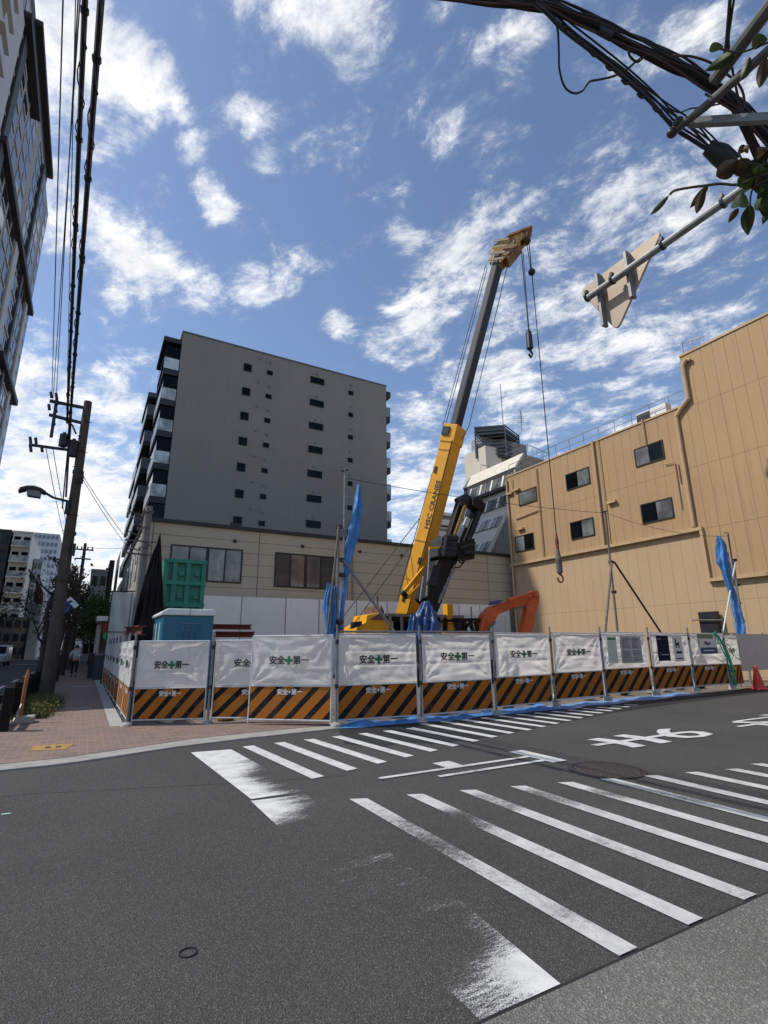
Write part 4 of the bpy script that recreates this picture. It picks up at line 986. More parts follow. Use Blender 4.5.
# ropes
ra = hd+fwd*1.34+V(0,0,.6); rb = V(ra.x, ra.y, onY(560,580,ra.y).z)
g = MB().tube([ra, V(ra.x,ra.y,4.9)], .022, 5).tube([ra+V(-.12,0.05,0), V(ra.x-.03,ra.y,ra.z-2.0)], .018, 5)
rc = hd+fwd*.95+V(0,0,-.1); zc_ = onY(525,335,rc.y).z
g.tube([rc, V(rc.x,rc.y,zc_+.3)], .02, 5).tube([rc+V(.1,0,0), V(rc.x+.04,rc.y,zc_+.3)], .016, 5)
g.tube([at_(Lb-.8,.1,.56), at_(s1,.1,.60), at_(1.5,.1,.75)], .02, 5).tube([at_(Lb-.8,-.15,.52), at_(s1,-.15,.58)], .018, 5)
lo_ = at_(s1+.1,-.1,-.75)
g.tube(sag(at_(Lb-.9,0,-.55), lo_, .0) , .02, 5)
g.tube([lo_, at_(s1-.5,0,-.5)], .02, 5)
g.tube([at_(5.5,0,.6), V(9.3,20.6,2.4)], .02, 5).tube([at_(4.4,0,.6), V(9.9,20.4,2.3)], .02, 5)
g.build('rope', CABLE, t)
MB().ball((ra.x,ra.y,ra.z-1.9), .17).build('rope_weight', DARK, t, smooth=True)
h_ = MB().tube([(rc.x,rc.y,zc_+.35),(rc.x,rc.y,zc_+.2),(rc.x,rc.y,zc_-.6),(rc.x,rc.y,zc_-.7)], [.05,.13,.15,.06], 10).tube([(rc.x,rc.y,zc_-.7),(rc.x+.12,rc.y,zc_-.85),(rc.x+.02,rc.y,zc_-1.05),(rc.x-.12,rc.y,zc_-.92)], .05, 8).build('hook', DARK, t)
z5 = onY(563,630,ra.y).z
P_ = lambda py: V(onY(558+(py-540)*.06,py,ra.y).x, ra.y, onY(560,py,ra.y).z)
za, zb_, zc2, zd = P_(541).z, P_(550).z, P_(560).z, P_(581).z
X_, Y_ = ra.x, ra.y
MB().tube([(X_,Y_,za+.4),(X_,Y_,za),(X_,Y_,zb_)], [.02,.07,.06], 8).build('swivel', RED, t)
MB().tube([(X_,Y_,zb_),(X_,Y_,zc2),(X_,Y_,zd+.35),(X_,Y_,zd+.25)], [.06,.13,.12,.05], 10).build('hook_block', RUSTP, t)
pts_ = [(X_+.15*math.sin(a_), Y_, zd+.1+.15*math.cos(a_)) for a_ in [k_*.55 for k_ in range(10)]]
MB().tube(pts_, .035, 6).build('hook', RED, t)
# body
def pY(px, py, Y=19.6): return onY(px, py, Y)
g = MB().prism([pY(356,632),pY(357,627),pY(366,622),pY(367,615),pY(384,612),pY(385,620),pY(402,622),pY(403,632),V(pY(403,632).x,19.6,.9),V(pY(356,632).x,19.6,.9)], (0,1.3,0))
g.build('counterweight', YEL, t, bevel=.03)
MB().prism([pY(370,619,19.5),pY(380,613,19.5),pY(381,605,19.5),pY(384,611,19.5),pY(384,620,19.5)], (0,1.5,0)).build('winch', M('winch_brown', (.14,.08,.05)), t)
MB().tube([pY(378,613,19.9), pY(377,596,19.9)], .05, 6).build('exhaust', RUSTP, t)
MB().prism([pY(352,629,19.4),pY(353,622,19.4),pY(362,621,19.4),pY(362,625,19.4),pY(355,628,19.4)], (0,.2,0)).build('bracket', DARK, t)
xa, xb = pY(383,0).x, pY(436,0).x; zt_ = pY(400,613.5).z
MB().box((xa,19.65,.9),(xb,22,zt_)).build('cab', BLK, t)
MB().box((xa-.05,19.6,zt_-.13),(xb,22.1,zt_)).build('cab_roof', GREYP, t)
for px in (383,391,405,419): MB().box((pY(px,0).x,19.58,.9),(pY(px,0).x+.14,19.66,zt_-.02)).build('cab_pillar', GREYP, t)
MB().box((pY(384,0).x+.15,19.6,1.3),(pY(420,0).x,19.64,zt_-.16)).build('cab_window', GLSB, t)
MB().box((10.9,19.3,.55),(15.6,22.2,.95)).build('chassis', YEL, t, bevel=.03)
for x in (11.4,12.6,14.0,15.1):
    for y in (19.1,21.9): w_ = MB().tube([(x,y,.55),(x,y+.4,.55)], .52, 20).build('wheel', RUBBER, t); MB().tube([(x,y-.02,.55),(x,y+.42,.55)], .25, 12).build('rim', YEL, w_)
MB().box((pY(424,0).x,19.55,2.0),(pY(428,0).x,19.9,pY(424,603).z)).build('hydraulic_box', YEL, t)
g = MB()
for x0, x1 in ((441,456),): 
    a = pY(441,632,18.9); b_ = pY(443,616,18.9); c = pY(452,616,18.9); d = pY(455,632,18.9)
    g.tube([a,b_,c,d], .035, 6).tube([pY(442,624,18.9), pY(454,624,18.9)], .025, 6).tube([pY(447,616,18.9), pY(448,632,18.9)], .025, 6)
g.build('access_rail', GREYP, t)

# ================================================================== BLACK TELESCOPIC ARM MACHINE
t = thing('telescopic_excavator', 'black folded telescopic arm machine leaning beside the crane boom', 'excavator', (12.2,17.5,0))
fk = lambda x, y, Y=17.5: onY(400+x/6.02, 470+y/6.02, Y)
def pk(pts, name, mat, d=.6, Y=17.5, bevel=.02): return MB().prism([fk(x, y, Y) for x, y in pts], (0,d,0)).build(name, mat, t, bevel=bevel)
pk([(150,770),(228,858),(262,770),(352,535),(240,515),(200,620)], 'lower_arm', BLK, .8)
pk([(165,690),(215,700),(250,560),(200,575)], 'arm_plate', BLKG, .1, 17.35, 0)
pk([(232,520),(345,530),(352,400),(290,385),(255,405)], 'sheave_cover', BLKG, .9, 17.3, .06)
g = MB()
for k_ in range(4):
    a = fk(255+k_*6, 500-k_*30, 17.2); b_ = fk(330+k_*5, 508-k_*32, 17.2); g.tube([a, b_], .14, 10)
g.build('hose_roll', BLKG, t, smooth=False)
pk([(298,390),(336,392),(395,205),(400,150),(378,150),(362,180)], 'left_arm', BLK, .35, 17.6)
g = MB(); g.beam(fk(330,392,17.4), fk(392,215,17.4), .12, .12).build('hydraulic_rod', M('chrome_ochre', (.28,.20,.08), .3, .6), t)
pk([(384,430),(425,440),(512,215),(505,190),(455,180),(440,200),(462,235)], 'right_arm', BLK, .4, 17.3)
pk([(405,420),(425,425),(490,245),(472,240)], 'arm_stripe', BLKG, .05, 17.22, 0)
pk([(362,160),(395,140),(430,155),(440,185),(410,225),(385,220)], 'arm_head', BLKG, .5, 17.4, .05)
pk([(440,165),(480,160),(518,205),(512,250),(470,235),(440,215)], 'arm_head', BLK, .5, 17.2, .05)
pk([(340,440),(452,410),(452,535),(350,535)], 'linkage', BLK, .7, 17.2, .04)
MB().beam(fk(385,495,17.1), fk(455,500,17.1), .2, .12).beam(fk(360,470,17.1), fk(450,440,17.1), .14, .1).build('link_bar', BLKG, t)
MB().beam(fk(390,340,17.2), fk(410,290,17.2), .1, .22).build('worn_plate', M('worn_white', (.4,.42,.4)), t)
MB().tube([fk(350,540,17.3), fk(365,560,17.2), fk(388,552,17.2), fk(380,540,17.2)], .035, 6).tube([fk(330,590,17.3), fk(360,585,17.2), fk(385,555,17.2)], .03, 6).build('hose', CABLE, t)
MB().tube([fk(178,475,17.5), fk(170,620,17.5), fk(160,760,17.5)], .05, 6).tube([fk(140,640,17.5), fk(120,790,17.5)], .04, 6).build('hydraulic_pipe', GREYP, t)
MB().beam(fk(175,470,17.4), fk(240,466,17.4), .1, .1).build('yellow_bracket', YEL, t)
av = (fk(345,545,17.49)-fk(225,830,17.49)).normalized(); uv = V(0,1,0).cross(av)
if uv.x > 0: uv = -uv
me = text_mesh('NISSHO KOGYO'[:6]+'', .1, 0, .002)  # measured then dropped
bpy.data.meshes.remove(me)
g = MB(); rr = random.Random(2)
for k_ in range(9):
    c = fk(232+k_*11.5, 800-k_*26, 17.47)
    g.beam(c, c+av*.19, .02, .16 if k_%2 else .11, V(0,1,0)); g.beam(c+av*.09-uv*.05, c+av*.09+uv*.05, .022, .03, V(0,1,0))
g.build('worn_lettering', M('worn_letter', (.22,.23,.23)), t)
MB().box((11.2,17.2,.9),(13.6,19.0,1.75)).build('body', BLK, t, bevel=.05)
for y in (17.0,18.9): MB().box((10.8,y,.02),(14.0,y+.4,.8)).build('track', RUBBER, t, bevel=.15)
tag(drape([onY(424,602,16.9),onY(423,610,16.9),onY(421,618,16.9),onY(420,645,16.9)], [.07,.17,.30,.34], 4, 5, .22, 50, 24).build('blue_tarp', NAVYT, smooth=True), 'dark blue tarp lump left of the black arm foot', 'tarp', 'dark blue tarps wrapped round the arm foot')
tag(drape([onY(427,601,16.7),onY(429,612,16.7),onY(431,622,16.7),onY(431,645,16.7)], [.07,.20,.28,.30], 14, 6, .22, 50, 24).build('blue_tarp', NAVYT, smooth=True), 'dark blue tarp lump right of the black arm foot', 'tarp', 'dark blue tarps wrapped round the arm foot')
tag(drape([onY(413,614,16.8),onY(414,622,16.8),onY(414,645,16.8)], [.09,.18,.22], 24, 6, .25, 50, 24).build('blue_tarp', NAVYT, smooth=True), 'low dark blue tarp fold left of the lumps', 'tarp', 'dark blue tarps wrapped round the arm foot')

# ================================================================== ORANGE EXCAVATOR
t = thing('orange_excavator', 'orange excavator with bent arm behind the fence', 'excavator', (15,17,0))
fe = lambda x, y, Y=17: onY(440+x/6.4, 570+y/6.4, Y)
def pe(pts, name, mat, d=.4, Y=17, bevel=.03): return MB().prism([fe(x, y, Y) for x, y in pts], (0,d,0)).build(name, mat, t, bevel=bevel)
pe([(255,560),(262,380),(285,285),(330,235),(440,195),(560,165),(590,180),(585,215),(460,250),(375,285),(345,345),(300,400),(300,560)], 'boom', ORNG, .38)
pe([(560,205),(585,190),(600,135),(620,130),(638,155),(638,195),(610,300),(598,375),(580,400),(528,400),(560,260)], 'stick', ORNG, .32, 16.9)
MB().tube([fe(500,175,16.8), fe(600,140,16.8)], .05, 8).build('hydraulic_rod', ORNG, t)
MB().tube([fe(435,195,16.8), fe(500,175,16.8)], .09, 8).build('hydraulic_cylinder', ORNG, t)
MB().tube([fe(465,245,16.8), fe(555,238,16.8)], .03, 6).build('hydraulic_rod', RUSTP, t)
MB().tube([fe(300,400,16.8), fe(350,330,16.8)], .06, 8).build('hydraulic_cylinder', RUSTP, t)
MB().tube([fe(615,150,16.7), fe(615,150,17.4)], .13, 14).build('pin', ORNG, t)
pe([(335,225),(345,200),(400,190),(395,210)], 'cable_wrap', M('navy_wrap', (.05,.07,.16)), .3, 16.85)
c0 = fe(105,400,17.2); c1 = fe(270,315,17.2)
fr_ = MB()
for (a_, b2) in (((110,400),(122,318)),((122,318),(268,318)),((165,400),(155,320)),((215,400),(190,322)),((245,400),(225,330)),((268,318),(270,400)),((150,375),(205,330))):
    fr_.beam(fe(*a_,17.2), fe(*b2,17.2), .12, .12)
fr_.build('cab_frame', BLK, t)
MB().box((c0.x,17.3,.9),(c1.x,19,2.05)).build('cab', ORNG, t, bevel=.05)
MB().box((c0.x,17.25,c1.z-.06),(c1.x,18.9,c1.z)).build('cab_roof', BLK, t)
for y in (16.9,18.7): MB().box((c0.x-.4,y,.02),(c1.x+.8,y+.45,.75)).build('track', RUBBER, t, bevel=.15)
MB().box((c0.x-.2,17.1,.75),(c1.x+.5,19.1,.92)).build('platform', DARK, t)

# ================================================================== UTILITY POLES AND WIRES (left)
def hang(g, pts, r, seg=6): g.tube(pts, r, seg)
t = thing('utility_pole', 'tall brown concrete utility pole with transformer rising from the sidewalk', 'utility pole', (-.83,19.4,0))
MB().tube([(-.83,19.4,0),(-.89,19.4,9.85)], [.20,.125], 16).build('pole', POLEC, t)
g = MB().beam((-2.0,19.4,9.62),(-.85,19.4,9.60), .09, .09).beam((-1.95,19.4,9.12),(-.85,19.4,9.02), .09, .09).beam((-2.35,19.35,7.95),(-.85,19.35,7.98), .08, .08)
g.tube([(-1.5,19.4,9.05),(-1.25,19.4,8.9),(-1.1,19.4,8.6)], .03, 6)
g.build('crossarm', DARK, t)
for x, z, r, h in ((-1.42,8.05,.13,.42),(-1.12,7.75,.14,.55)): MB().tube([(x,19.3,z),(x,19.3,z+h)], r, 14).tube([(x,19.3,z+h),(x,19.3,z+h+.08)], .05, 8).build('transformer', DARK, t)
g = MB()
for x, z in ((-1.95,9.7),(-1.8,9.7),(-1.95,9.25),(-1.75,9.2),(-1.75,9.5),(-2.3,8.0),(-2.15,8.0),(-1.95,7.75),(-2.25,7.7),(-1.75,8.75)):
    g.tube([(x,19.3,z),(x-.05,19.3,z+.2)], .045, 8)
g.tube([(-1.78,19.3,8.3),(-1.8,19.3,9.7)], .05, 6)
g.build('insulator', DARK, t)
g = MB()
for k_ in range(14): g.tube([(-.9,19.2,1.9+.55*k_),(-.68 if k_%2 else -1.06,19.3,1.9+.55*k_)], .013, 5)
g.build('step_bolt', DARK, t)
MB().tube([(-.83,19.4,3.6),(-.83,19.4,3.72)], .22, 16).tube([(-.84,19.4,5.1),(-.84,19.4,5.2)], .18, 16).tube([(-.87,19.4,7.2),(-.87,19.4,7.3)], .17, 16).build('band', DARK, t)
MB().box((-.78,19.1,6.85),(-.68,19.25,7.1)).box((-.72,19.2,4.4),(-.62,19.3,4.8)).build('bracket', DARK, t)
# street lamp
t = thing('street_lamp', 'street lamp with curved hood on the brown utility pole', 'street lamp', (-.9,19.4,6.2))
MB().tube([(-.9,19.3,6.17),(-1.45,19.3,6.26),(-1.75,19.3,6.42)], .04, 8).build('arm', DARK, t)
g = MB(); P_ = [(-2.40,0,6.30),(-2.36,0,6.44),(-2.2,0,6.52),(-2.0,0,6.55),(-1.8,0,6.50),(-1.65,0,6.40),(-1.7,0,6.34),(-1.95,0,6.42),(-2.2,0,6.40)]
g.prism([(x,19.12,z) for x,_,z in P_], (0,.36,0)); g.build('hood', DARK, t, bevel=.02)
MB().prism([(-2.18,19.16,6.40),(-1.80,19.16,6.42),(-1.80,19.16,6.20),(-2.15,19.16,6.22)], (0,.28,0)).build('lamp_glass', M('lamp_glass', (.16,.165,.16), .3), t)
MB().box((-1.08,19.2,5.75),(-.97,19.32,6.15)).build('ballast', DARK, t)
# wires overhead
WG = 'wires strung along the left street'
def wire(label, p0, p1, r, s=.0, twist=False, mat=CABLE):
    p0, p1 = Vector(p0), Vector(p1); far_ = p0 + (p1-p0)*1.0
    g = MB(); g.tube(sag(p0, p1, s, 40), r, 6)
    if twist:
        L_ = (p1-p0).length; n = int(L_*9); pp = sag(p0, p1, s, n)
        g.tube([p_+V(.0+ .05*math.sin(i*.8)*(1 if (i//12)%2 else .35), 0, -.03+.05*math.cos(i*.8)) for i, p_ in enumerate(pp)], .009, 4)
        for k_ in range(4, n, 17): g.tube([pp[k_]-V(0,.03,0), pp[k_]+V(0,.03,0)], r*1.45, 8)
    return tag(g.build('overhead_wire', mat), label, 'wire', WG)
def ext(px, py, z, A):      # line from A through pixel at height z, continued behind the camera
    d = ray(px, py); p = O+d*((z-H)/d.z); A = Vector(A); return A + (p-A)*2.2
for lab, A, px, z, r, tw in (('thin wire farthest left of the overhead bunch', (-1.95,19.3,9.75), 63, 9.75, .010, False), ('thin wire second from left, slanting to the right', (-1.9,19.3,9.6), 80, 9.9, .009, False),
        ('thin wire third from left, close to its neighbour', (-1.8,19.3,9.45), 78, 9.7, .009, False), ('faint wire just left of the thick cables', (-1.5,19.3,9.65), 75.5, 9.8, .007, False),
        ('thick black cable, left one of the thick pair', (-1.4,19.3,8.9), 85, 8.9, .034, True), ('thickest black cable with spiral tie, rightmost of the bunch', (-1.28,19.25,8.35), 101, 8.2, .036, True)):
    wire(lab, A, ext(px, 0, z, A), r, .0, tw)
wire('thick cable running down beside the pole', (-1.32,19.3,9.2), (-1.10,19.2,6.3), .03)
wire('second cable hanging down beside the pole', (-1.28,19.25,8.35), (-1.15,19.2,5.9), .02)
wire('upper thin service wire from the pole to the beige building', (-.75,19.4,7.2), (2.0,28,5.9), .012, .15)
wire('lower thin service wire from the pole to the beige building', (-.75,19.4,7.1), (2.0,28.4,5.7), .012, .2)
wire('thin wire running on to the next pole, left', (-1.9,19.4,8.0), (-1.4,45,7.3), .012, .3)
wire('thin wire running on to the next pole, right', (-1.7,19.4,8.0), (-1.1,45,7.2), .012, .3)
wire('far wire crossing towards the grey block', (-.6,45,9.0), (3.4,50,10.4), .015, .2)
# next pole
def simple_pole(x, y, h, label, r=.15):
    t = thing('utility_pole', label, 'utility pole', (x,y,0))
    MB().tube([(x,y,0),(x,y,h)], [r,r*.7], 12).build('pole', POLEC, t)
    MB().beam((x-.6,y,h-.5),(x+.6,y,h-.5), .1, .1).beam((x-.5,y,h-1.2),(x+.5,y,h-1.2), .1, .1).build('crossarm', DARK, t)
    g = MB()
    for dx in (-.5,-.2,.2,.5): g.tube([(x+dx,y,h-.45),(x+dx,y,h-.25)], .05, 6)
    g.build('insulator', DARK, t)
simple_pole(-.85,45,9.3,'slender dark utility pole farther down the sidewalk')
simple_pole(-10.5,70,9,'utility pole on the far side of the left street')
t = thing('utility_pole', 'pale concrete pole with many fittings at the beige building corner', 'utility pole', (1.85,25.6,0))
MB().tube([(1.85,25.6,0),(1.87,25.6,7.9)], [.19,.16], 18).build('pole', POLEL, t)
g = MB(); rr = random.Random(4)
for k_ in range(16):
    z = 5.2+rr.uniform(0,2.5); a_ = rr.uniform(-.7,.6); g.tube([(1.65,25.4,z),(1.65+a_,25.35,z+rr.uniform(-.1,.25))], .025, 5); g.tube([(1.65+a_,25.35,z),(1.65+a_,25.35,z+.14)], .05, 6)
g.beam((1.0,25.4,6.2),(2.3,25.4,6.2), .06, .06).beam((1.2,25.4,5.6),(2.2,25.4,5.6), .06, .06)
g.build('fitting', RUSTP, t)

# ================================================================== SIGN ARM, CABLES AND LEAVES (upper right)
t = thing('hanging_sign', 'triangular traffic sign seen from its bare tan back, on a grey arm', 'traffic sign', (4,2.5,4.9))
A, B, D = V(4.05,3.0,5.06), V(4.05,2.08,5.085), V(4.05,2.65,4.38)
def rounded(P, r=.085):
    out_ = []
    for i in range(3):
        p, a, b2 = P[i], P[i-1], P[(i+1)%3]; u1 = (a-p).normalized(); u2 = (b2-p).normalized()
        for k_ in range(6): s_ = k_/5; out_.append(p+u1*r*(1-s_)**2+u2*r*s_**2)
    return out_
MB().prism(rounded([A,B,D]), (.025,0,0)).build('plate', SIGNBACK, t, bevel=.004)
g = MB()
for y, zt_, zb2 in ((2.74,5.06,4.47),(2.42,5.07,4.58)): g.box((3.975,y-.013,zb2),(4.048,y+.013,zt_))
g.build('bracket', GALV, t)
MB().tube([(3.94,2.84,4.825),(3.94,-1.2,4.85)], .033, 12).build('arm', GALV, t)
for y in (2.84,2.55,2.05,1.55,1.0): MB().tube([(3.94,y-.010,4.835),(3.94,y+.010,4.835)], .048, 10).box((3.92,y-.012,4.86),(3.96,y+.012,4.91)).build('clamp', DARK, t)
# cable bundle
KZ = 1.55
fz = lambda x, y, D_=6.5: atd(480+x/2.667, y/2.667, D_*KZ)
CG = 'tangled cables at the upper right'
main1 = [(-140,-20),(20,0),(120,8),(180,12),(250,42),(330,75),(390,108),(450,135),(510,165),(560,190),(610,222),(650,252),(690,285),(720,312),(768,368),(860,470)]
main2 = [(60,-30),(150,5),(180,30),(215,65),(250,95),(330,155),(400,213),(460,270),(520,335),(565,365),(612,398)]
def cab(pts, r, label, D_=6.5, mat=CABLE, seg=6): return tag(MB().tube(smooth_path([fz(x, y, D_) for x, y in pts]), r*KZ*.85, seg).build('cable', mat), label, 'cable', CG)
def smooth_path(P, n=5):
    out_ = []
    for i in range(len(P)-1):
        p0, p1, p2, p3 = P[max(i-1,0)], P[i], P[i+1], P[min(i+2,len(P)-1)]
        for k_ in range(n):
            s_ = k_/n; out_.append(.5*((2*p1)+(p2-p0)*s_+(2*p0-5*p1+4*p2-p3)*s_*s_+(3*p1-p0-3*p2+p3)*s_**3))
    out_.append(P[-1]); return out_
rr = random.Random(11)
for k_ in range(13):
    o1, o2 = rr.uniform(-24,24), rr.uniform(0,6); ph = rr.uniform(0,6)
    cab([(x+rr.uniform(-3,3), y+o1*(.4+.6*min(1, i/5))+7*math.sin(i*1.3+ph)) for i, (x, y) in enumerate(main1)], rr.choice((.008,.012,.017,.010)), 'strand of the upper black and brown cable bundle', 6.5+rr.uniform(-.08,.08), CABLE if k_%3 else CABLER)
cab(main1, .026, 'thickest cable of the upper bundle')
for k_ in range(3):
    cab([(x+k_*9-3, y-k_*9+4+rr.uniform(-2,2)) for x, y in main2[1:]], (.022,.012,.010)[k_], ('thick lower cable running down to the black sleeve','thin cable just above the thick lower one','thinnest cable of the lower run')[k_], 6.4+.05*k_)
cab([(180,30),(270,110),(360,165),(450,240),(520,290),(600,345),(680,430)], .009, 'loose thin wire between the two runs', 6.6)
cab([(140,0),(260,100),(380,190),(470,270),(560,340),(620,400)], .012, 'second loose wire between the two runs', 6.6)
cab([(180,30),(205,70),(210,130),(212,185),(225,230),(248,248),(272,243),(292,218),(320,212),(360,202),(395,182),(415,165),(438,150)], .011, 'thin wire hanging in a wide loop below the bundle', 6.45)
cab([(395,125),(400,150),(420,165),(438,150)], .012, 'short cable loop at the bundle middle', 6.4)
cab([(510,150),(560,150),(610,165),(640,185),(690,225),(705,270),(690,300),(650,280),(600,250)], .011, 'brown cable curling round the right end of the bundle', 6.4, CABLER)
cab([(500,285),(530,300),(560,290),(600,285),(650,275),(700,260)], .008, 'thin wire drooping under the bracket', 6.45)
cab([(560,320),(590,345),(620,385)], .010, 'short wire dropping to the sleeve', 6.4)
for k_ in range(6):
    x = 655+k_*9; cab([(640+k_*12,240+k_*10),(690+k_*7,330+k_*5),(735+k_*6,430)], .008+.002*(k_%3), 'fine wire fanning down at the right frame edge', 6.5, CABLER if k_%2 else CABLE)
cab([(668,-20),(662,60),(655,130),(640,200)], .016, 'upright cable at top right, left of the pair', 6.3)
cab([(680,-20),(670,50),(663,120),(680,220),(700,310)], .011, 'upright cable at top right, right of the pair', 6.3)
for k_ in range(8):
    x = 210+k_*42; y = 62+k_*37
    cab([(x,y),(x+10,y+12),(x+24,y+10)], .016, 'tape tie round the lower cable run', 6.38)
tag(MB().tube([fz(606,392,6.4), fz(640,412,6.4), fz(672,440,6.4)], [.06*KZ,.088*KZ,.085*KZ], 16).build('cable_sleeve', CABLE), 'fat black cable sleeve above the leaves', 'cable sleeve')
tag(MB().tube([fz(318,80,6.4), fz(352,98,6.4)], .036*KZ, 12).build('cable_sleeve', CABLE), 'slim black joint sleeve at the middle of the upper bundle', 'cable sleeve')
BRK = M('dark_bracket', (.085,.085,.082), .55, .3, var=.4, scale=6)  # tubes toned darker than the galvanised flat bar
t = thing('cable_bracket', 'grey tube bracket carrying the cables at top right', 'bracket', fz(650,250))
MB().tube([fz(512,352,6.3), fz(600,285,6.25), fz(800,108,6.1)], .036*KZ, 10).build('tube', BRK, t)
MB().tube([fz(625,215,6.3), fz(820,-45,6.0)], .052*KZ, 10).build('tube', BRK, t)
MB().beam(fz(560,327,6.35), fz(860,310,6.1), .05*KZ, .07*KZ).build('flat_bar', GALV, t)
MB().ball(fz(512,354,6.28), .045*KZ).build('clamp', DARK, t, smooth=True)
MB().ball(fz(530,328,6.3), .05*KZ).build('clamp', DARK, t, smooth=True)
# leaves
def leafmesh(L_=.13, W_=.055, curl=.25):
    g = MB()
    def fn(u, v):
        w = W_*math.sin(math.pi*min(1, v**.75))**.8*(1-.25*v); x = (u-.5)*w
        return V(x, v*L_, -curl*L_*v*v+abs(u-.5)*w*.35)
    g.grid(fn, 6, 10); return g
branch = [(800,460),(740,470),(690,492),(640,490),(600,495),(560,500),(520,508),(505,520)]
t = thing('tree_branch', 'leafy twig with green and reddish leaves reaching in at the right', 'branch', atd(760,190,3.2))
fl = lambda x, y, D_=3.2: atd(480+x/2.667, y/2.667, D_)
MB().tube(smooth_path([fl(x, y) for x, y in branch]), [.006]*1 + [.006]*(5*7), 5).build('twig', BARK, t)
MB().tube(smooth_path([fl(x,y) for x,y in ((800,430),(745,440),(700,425),(690,400))]), .004, 5).build('twig', BARK, t)
MB().tube(smooth_path([fl(x,y) for x,y in ((800,100),(740,125),(690,140),(640,130))]), .004, 5).build('twig', BARK, t)
MB().tube(smooth_path([fl(x,y) for x,y in ((800,470),(730,500),(720,560))]), .004, 5).build('twig', BARK, t)
leaves = [((768,455),(728,455),.12,0),((760,470),(735,492),.10,2),((768,520),(748,470),.14,0),((755,420),(712,447),.10,0),((768,540),(752,600),.11,0),((740,500),(722,478),.09,2),((768,395),(742,402),.09,2),((735,470),(690,498),.10,0),((765,430),(733,470),.12,0),((505,520),(455,572),.07,1),((600,500),(578,570),.11,2),((610,492),(560,555),.10,2),((690,425),(630,470),.22,2),((700,400),(715,395),.1,2),
          ((720,545),(715,628),.16,0),((700,510),(690,550),.20,0),((690,555),(662,595),.08,2),((768,480),(765,590),.22,0),((745,455),(700,500),.22,0),((730,440),(768,400),.14,2),
          ((680,140),(598,190),.14,0),((650,125),(612,132),.1,0),((720,150),(695,215),.11,0),((762,150),(745,235),.13,2),((768,105),(725,118),.14,0),((735,440),(745,520),.24,0),((768,440),(700,470),.22,0),((768,500),(740,560),.2,0),((690,425),(720,470),.2,2),((690,395),(718,396),.1,2)]
for i, (a_, b2, w, kd) in enumerate(leaves):
    p0, p1 = fl(*a_, 3.2+.03*(i%4)), fl(*b_[:2]) if False else fl(*b2, 3.15+.05*(i%3)); d = p1-p0
    vw = (p0-O).normalized(); sx_ = d.cross(vw).normalized(); tilt = rnd.uniform(-.5,.5)
    sx_ = (sx_*math.cos(tilt)+vw*math.sin(tilt)); nz = sx_.cross(d.normalized()); WW = w*.36
    g = MB(); L_ = d.length
    def fn(u, v):
        ww = WW*math.sin(math.pi*min(1, max(0, v)**.8))**.85; x = (u-.5)*ww
        return p0+d*v+sx_*x+nz*(abs(u-.5)*ww*.5+.12*L_*math.sin(v*3))
    g.grid(fn, 6, 10); g.build('leaf', (LEAFN, LEAFD, LEAFR)[kd], t, smooth=True)

# ================================================================== TREES, WEEDS, GUARD FENCE, SIGN, VEHICLES
def tree(x, y, h, label, seed, spread=1.6, leaf=LEAFD, nleaf=260, trunk=.13, lean=0, dense=0, group='street trees along the left street', lz=.14):
    r = random.Random(seed); t = thing('street_tree', label, 'tree', (x,y,0), group)
    g = MB(); tips = []
    tp = [V(x,y,0)]
    for k_ in range(1, 7): tp.append(V(x+lean*k_/6+r.uniform(-.06,.06), y+r.uniform(-.08,.08), h*.72*k_/6))
    g.tube(smooth_path(tp,3), [trunk*(1-.5*i/18) for i in range(19)], 9)
    g.build('trunk', BARK, t)
    g = MB()
    def br(p, d, L_, rad, dep):
        q_ = [p]; 
        for k_ in range(4): d = (d+V(r.uniform(-.35,.35), r.uniform(-.35,.35), r.uniform(-.05,.3))).normalized(); q_.append(q_[-1]+d*L_/4)
        g.tube(q_, [rad*(1-.15*i) for i in range(5)], 6)
        if r.random() < .6: g.ball(q_[-1], rad*1.7, 6, 5)
        tips.extend(q_[2:])
        if dep > 0:
            for k_ in range(3): br(q_[r.randint(2,4)], (d+V(r.uniform(-1,1), r.uniform(-1,1), r.uniform(-.2,.8))).normalized(), L_*.6, rad*.6, dep-1)
    for k_ in range(9):
        b0 = tp[r.randint(3,6)]; a_ = r.uniform(0, 6.28); br(b0, V(math.cos(a_), math.sin(a_), r.uniform(.3,1.2)).normalized(), spread*r.uniform(.6,1), trunk*.42, 2)
    g.build('branch', BARK, t)
    g = MB()
    for k_ in range(nleaf):
        c = r.choice(tips)+V(r.gauss(0,.16+dense), r.gauss(0,.16+dense), r.gauss(0,.16+dense)); s_ = lz*r.uniform(.5,1.2)
        a1 = V(r.uniform(-1,1), r.uniform(-1,1), r.uniform(-1,1)).normalized(); a2 = a1.cross(V(r.uniform(-1,1),r.uniform(-1,1),.3)).normalized()
        g.add([c-a1*s_, c+a2*s_*.5, c+a1*s_, c-a2*s_*.5], [(0,1,2,3)])
    g.build('crown', leaf, t)
tree(-1.22,21.5,4.6,'thin pruned tree just behind the brown utility pole',1,.8, nleaf=160, trunk=.12, lz=.09)
tree(-1.05,29.5,6.0,'bare knobbly tree with blue sign hung on it',2,1.3, nleaf=220, trunk=.17, lz=.10)
tree(-.95,36,7.2,'dark pruned tree nearest the walking person',3,1.3, nleaf=160, trunk=.17, lz=.12)
tree(-1.0,48,7.5,'dark tree beyond the walking person',4,1.5, nleaf=220, trunk=.18, lz=.14)
tree(-1.0,62,8,'tree near the end of the sidewalk row',5,1.8, nleaf=300, dense=.15)
tree(-10.6,58,8.5,'leafy tree on the far pavement, nearest',6,2.2, nleaf=900, dense=.25)
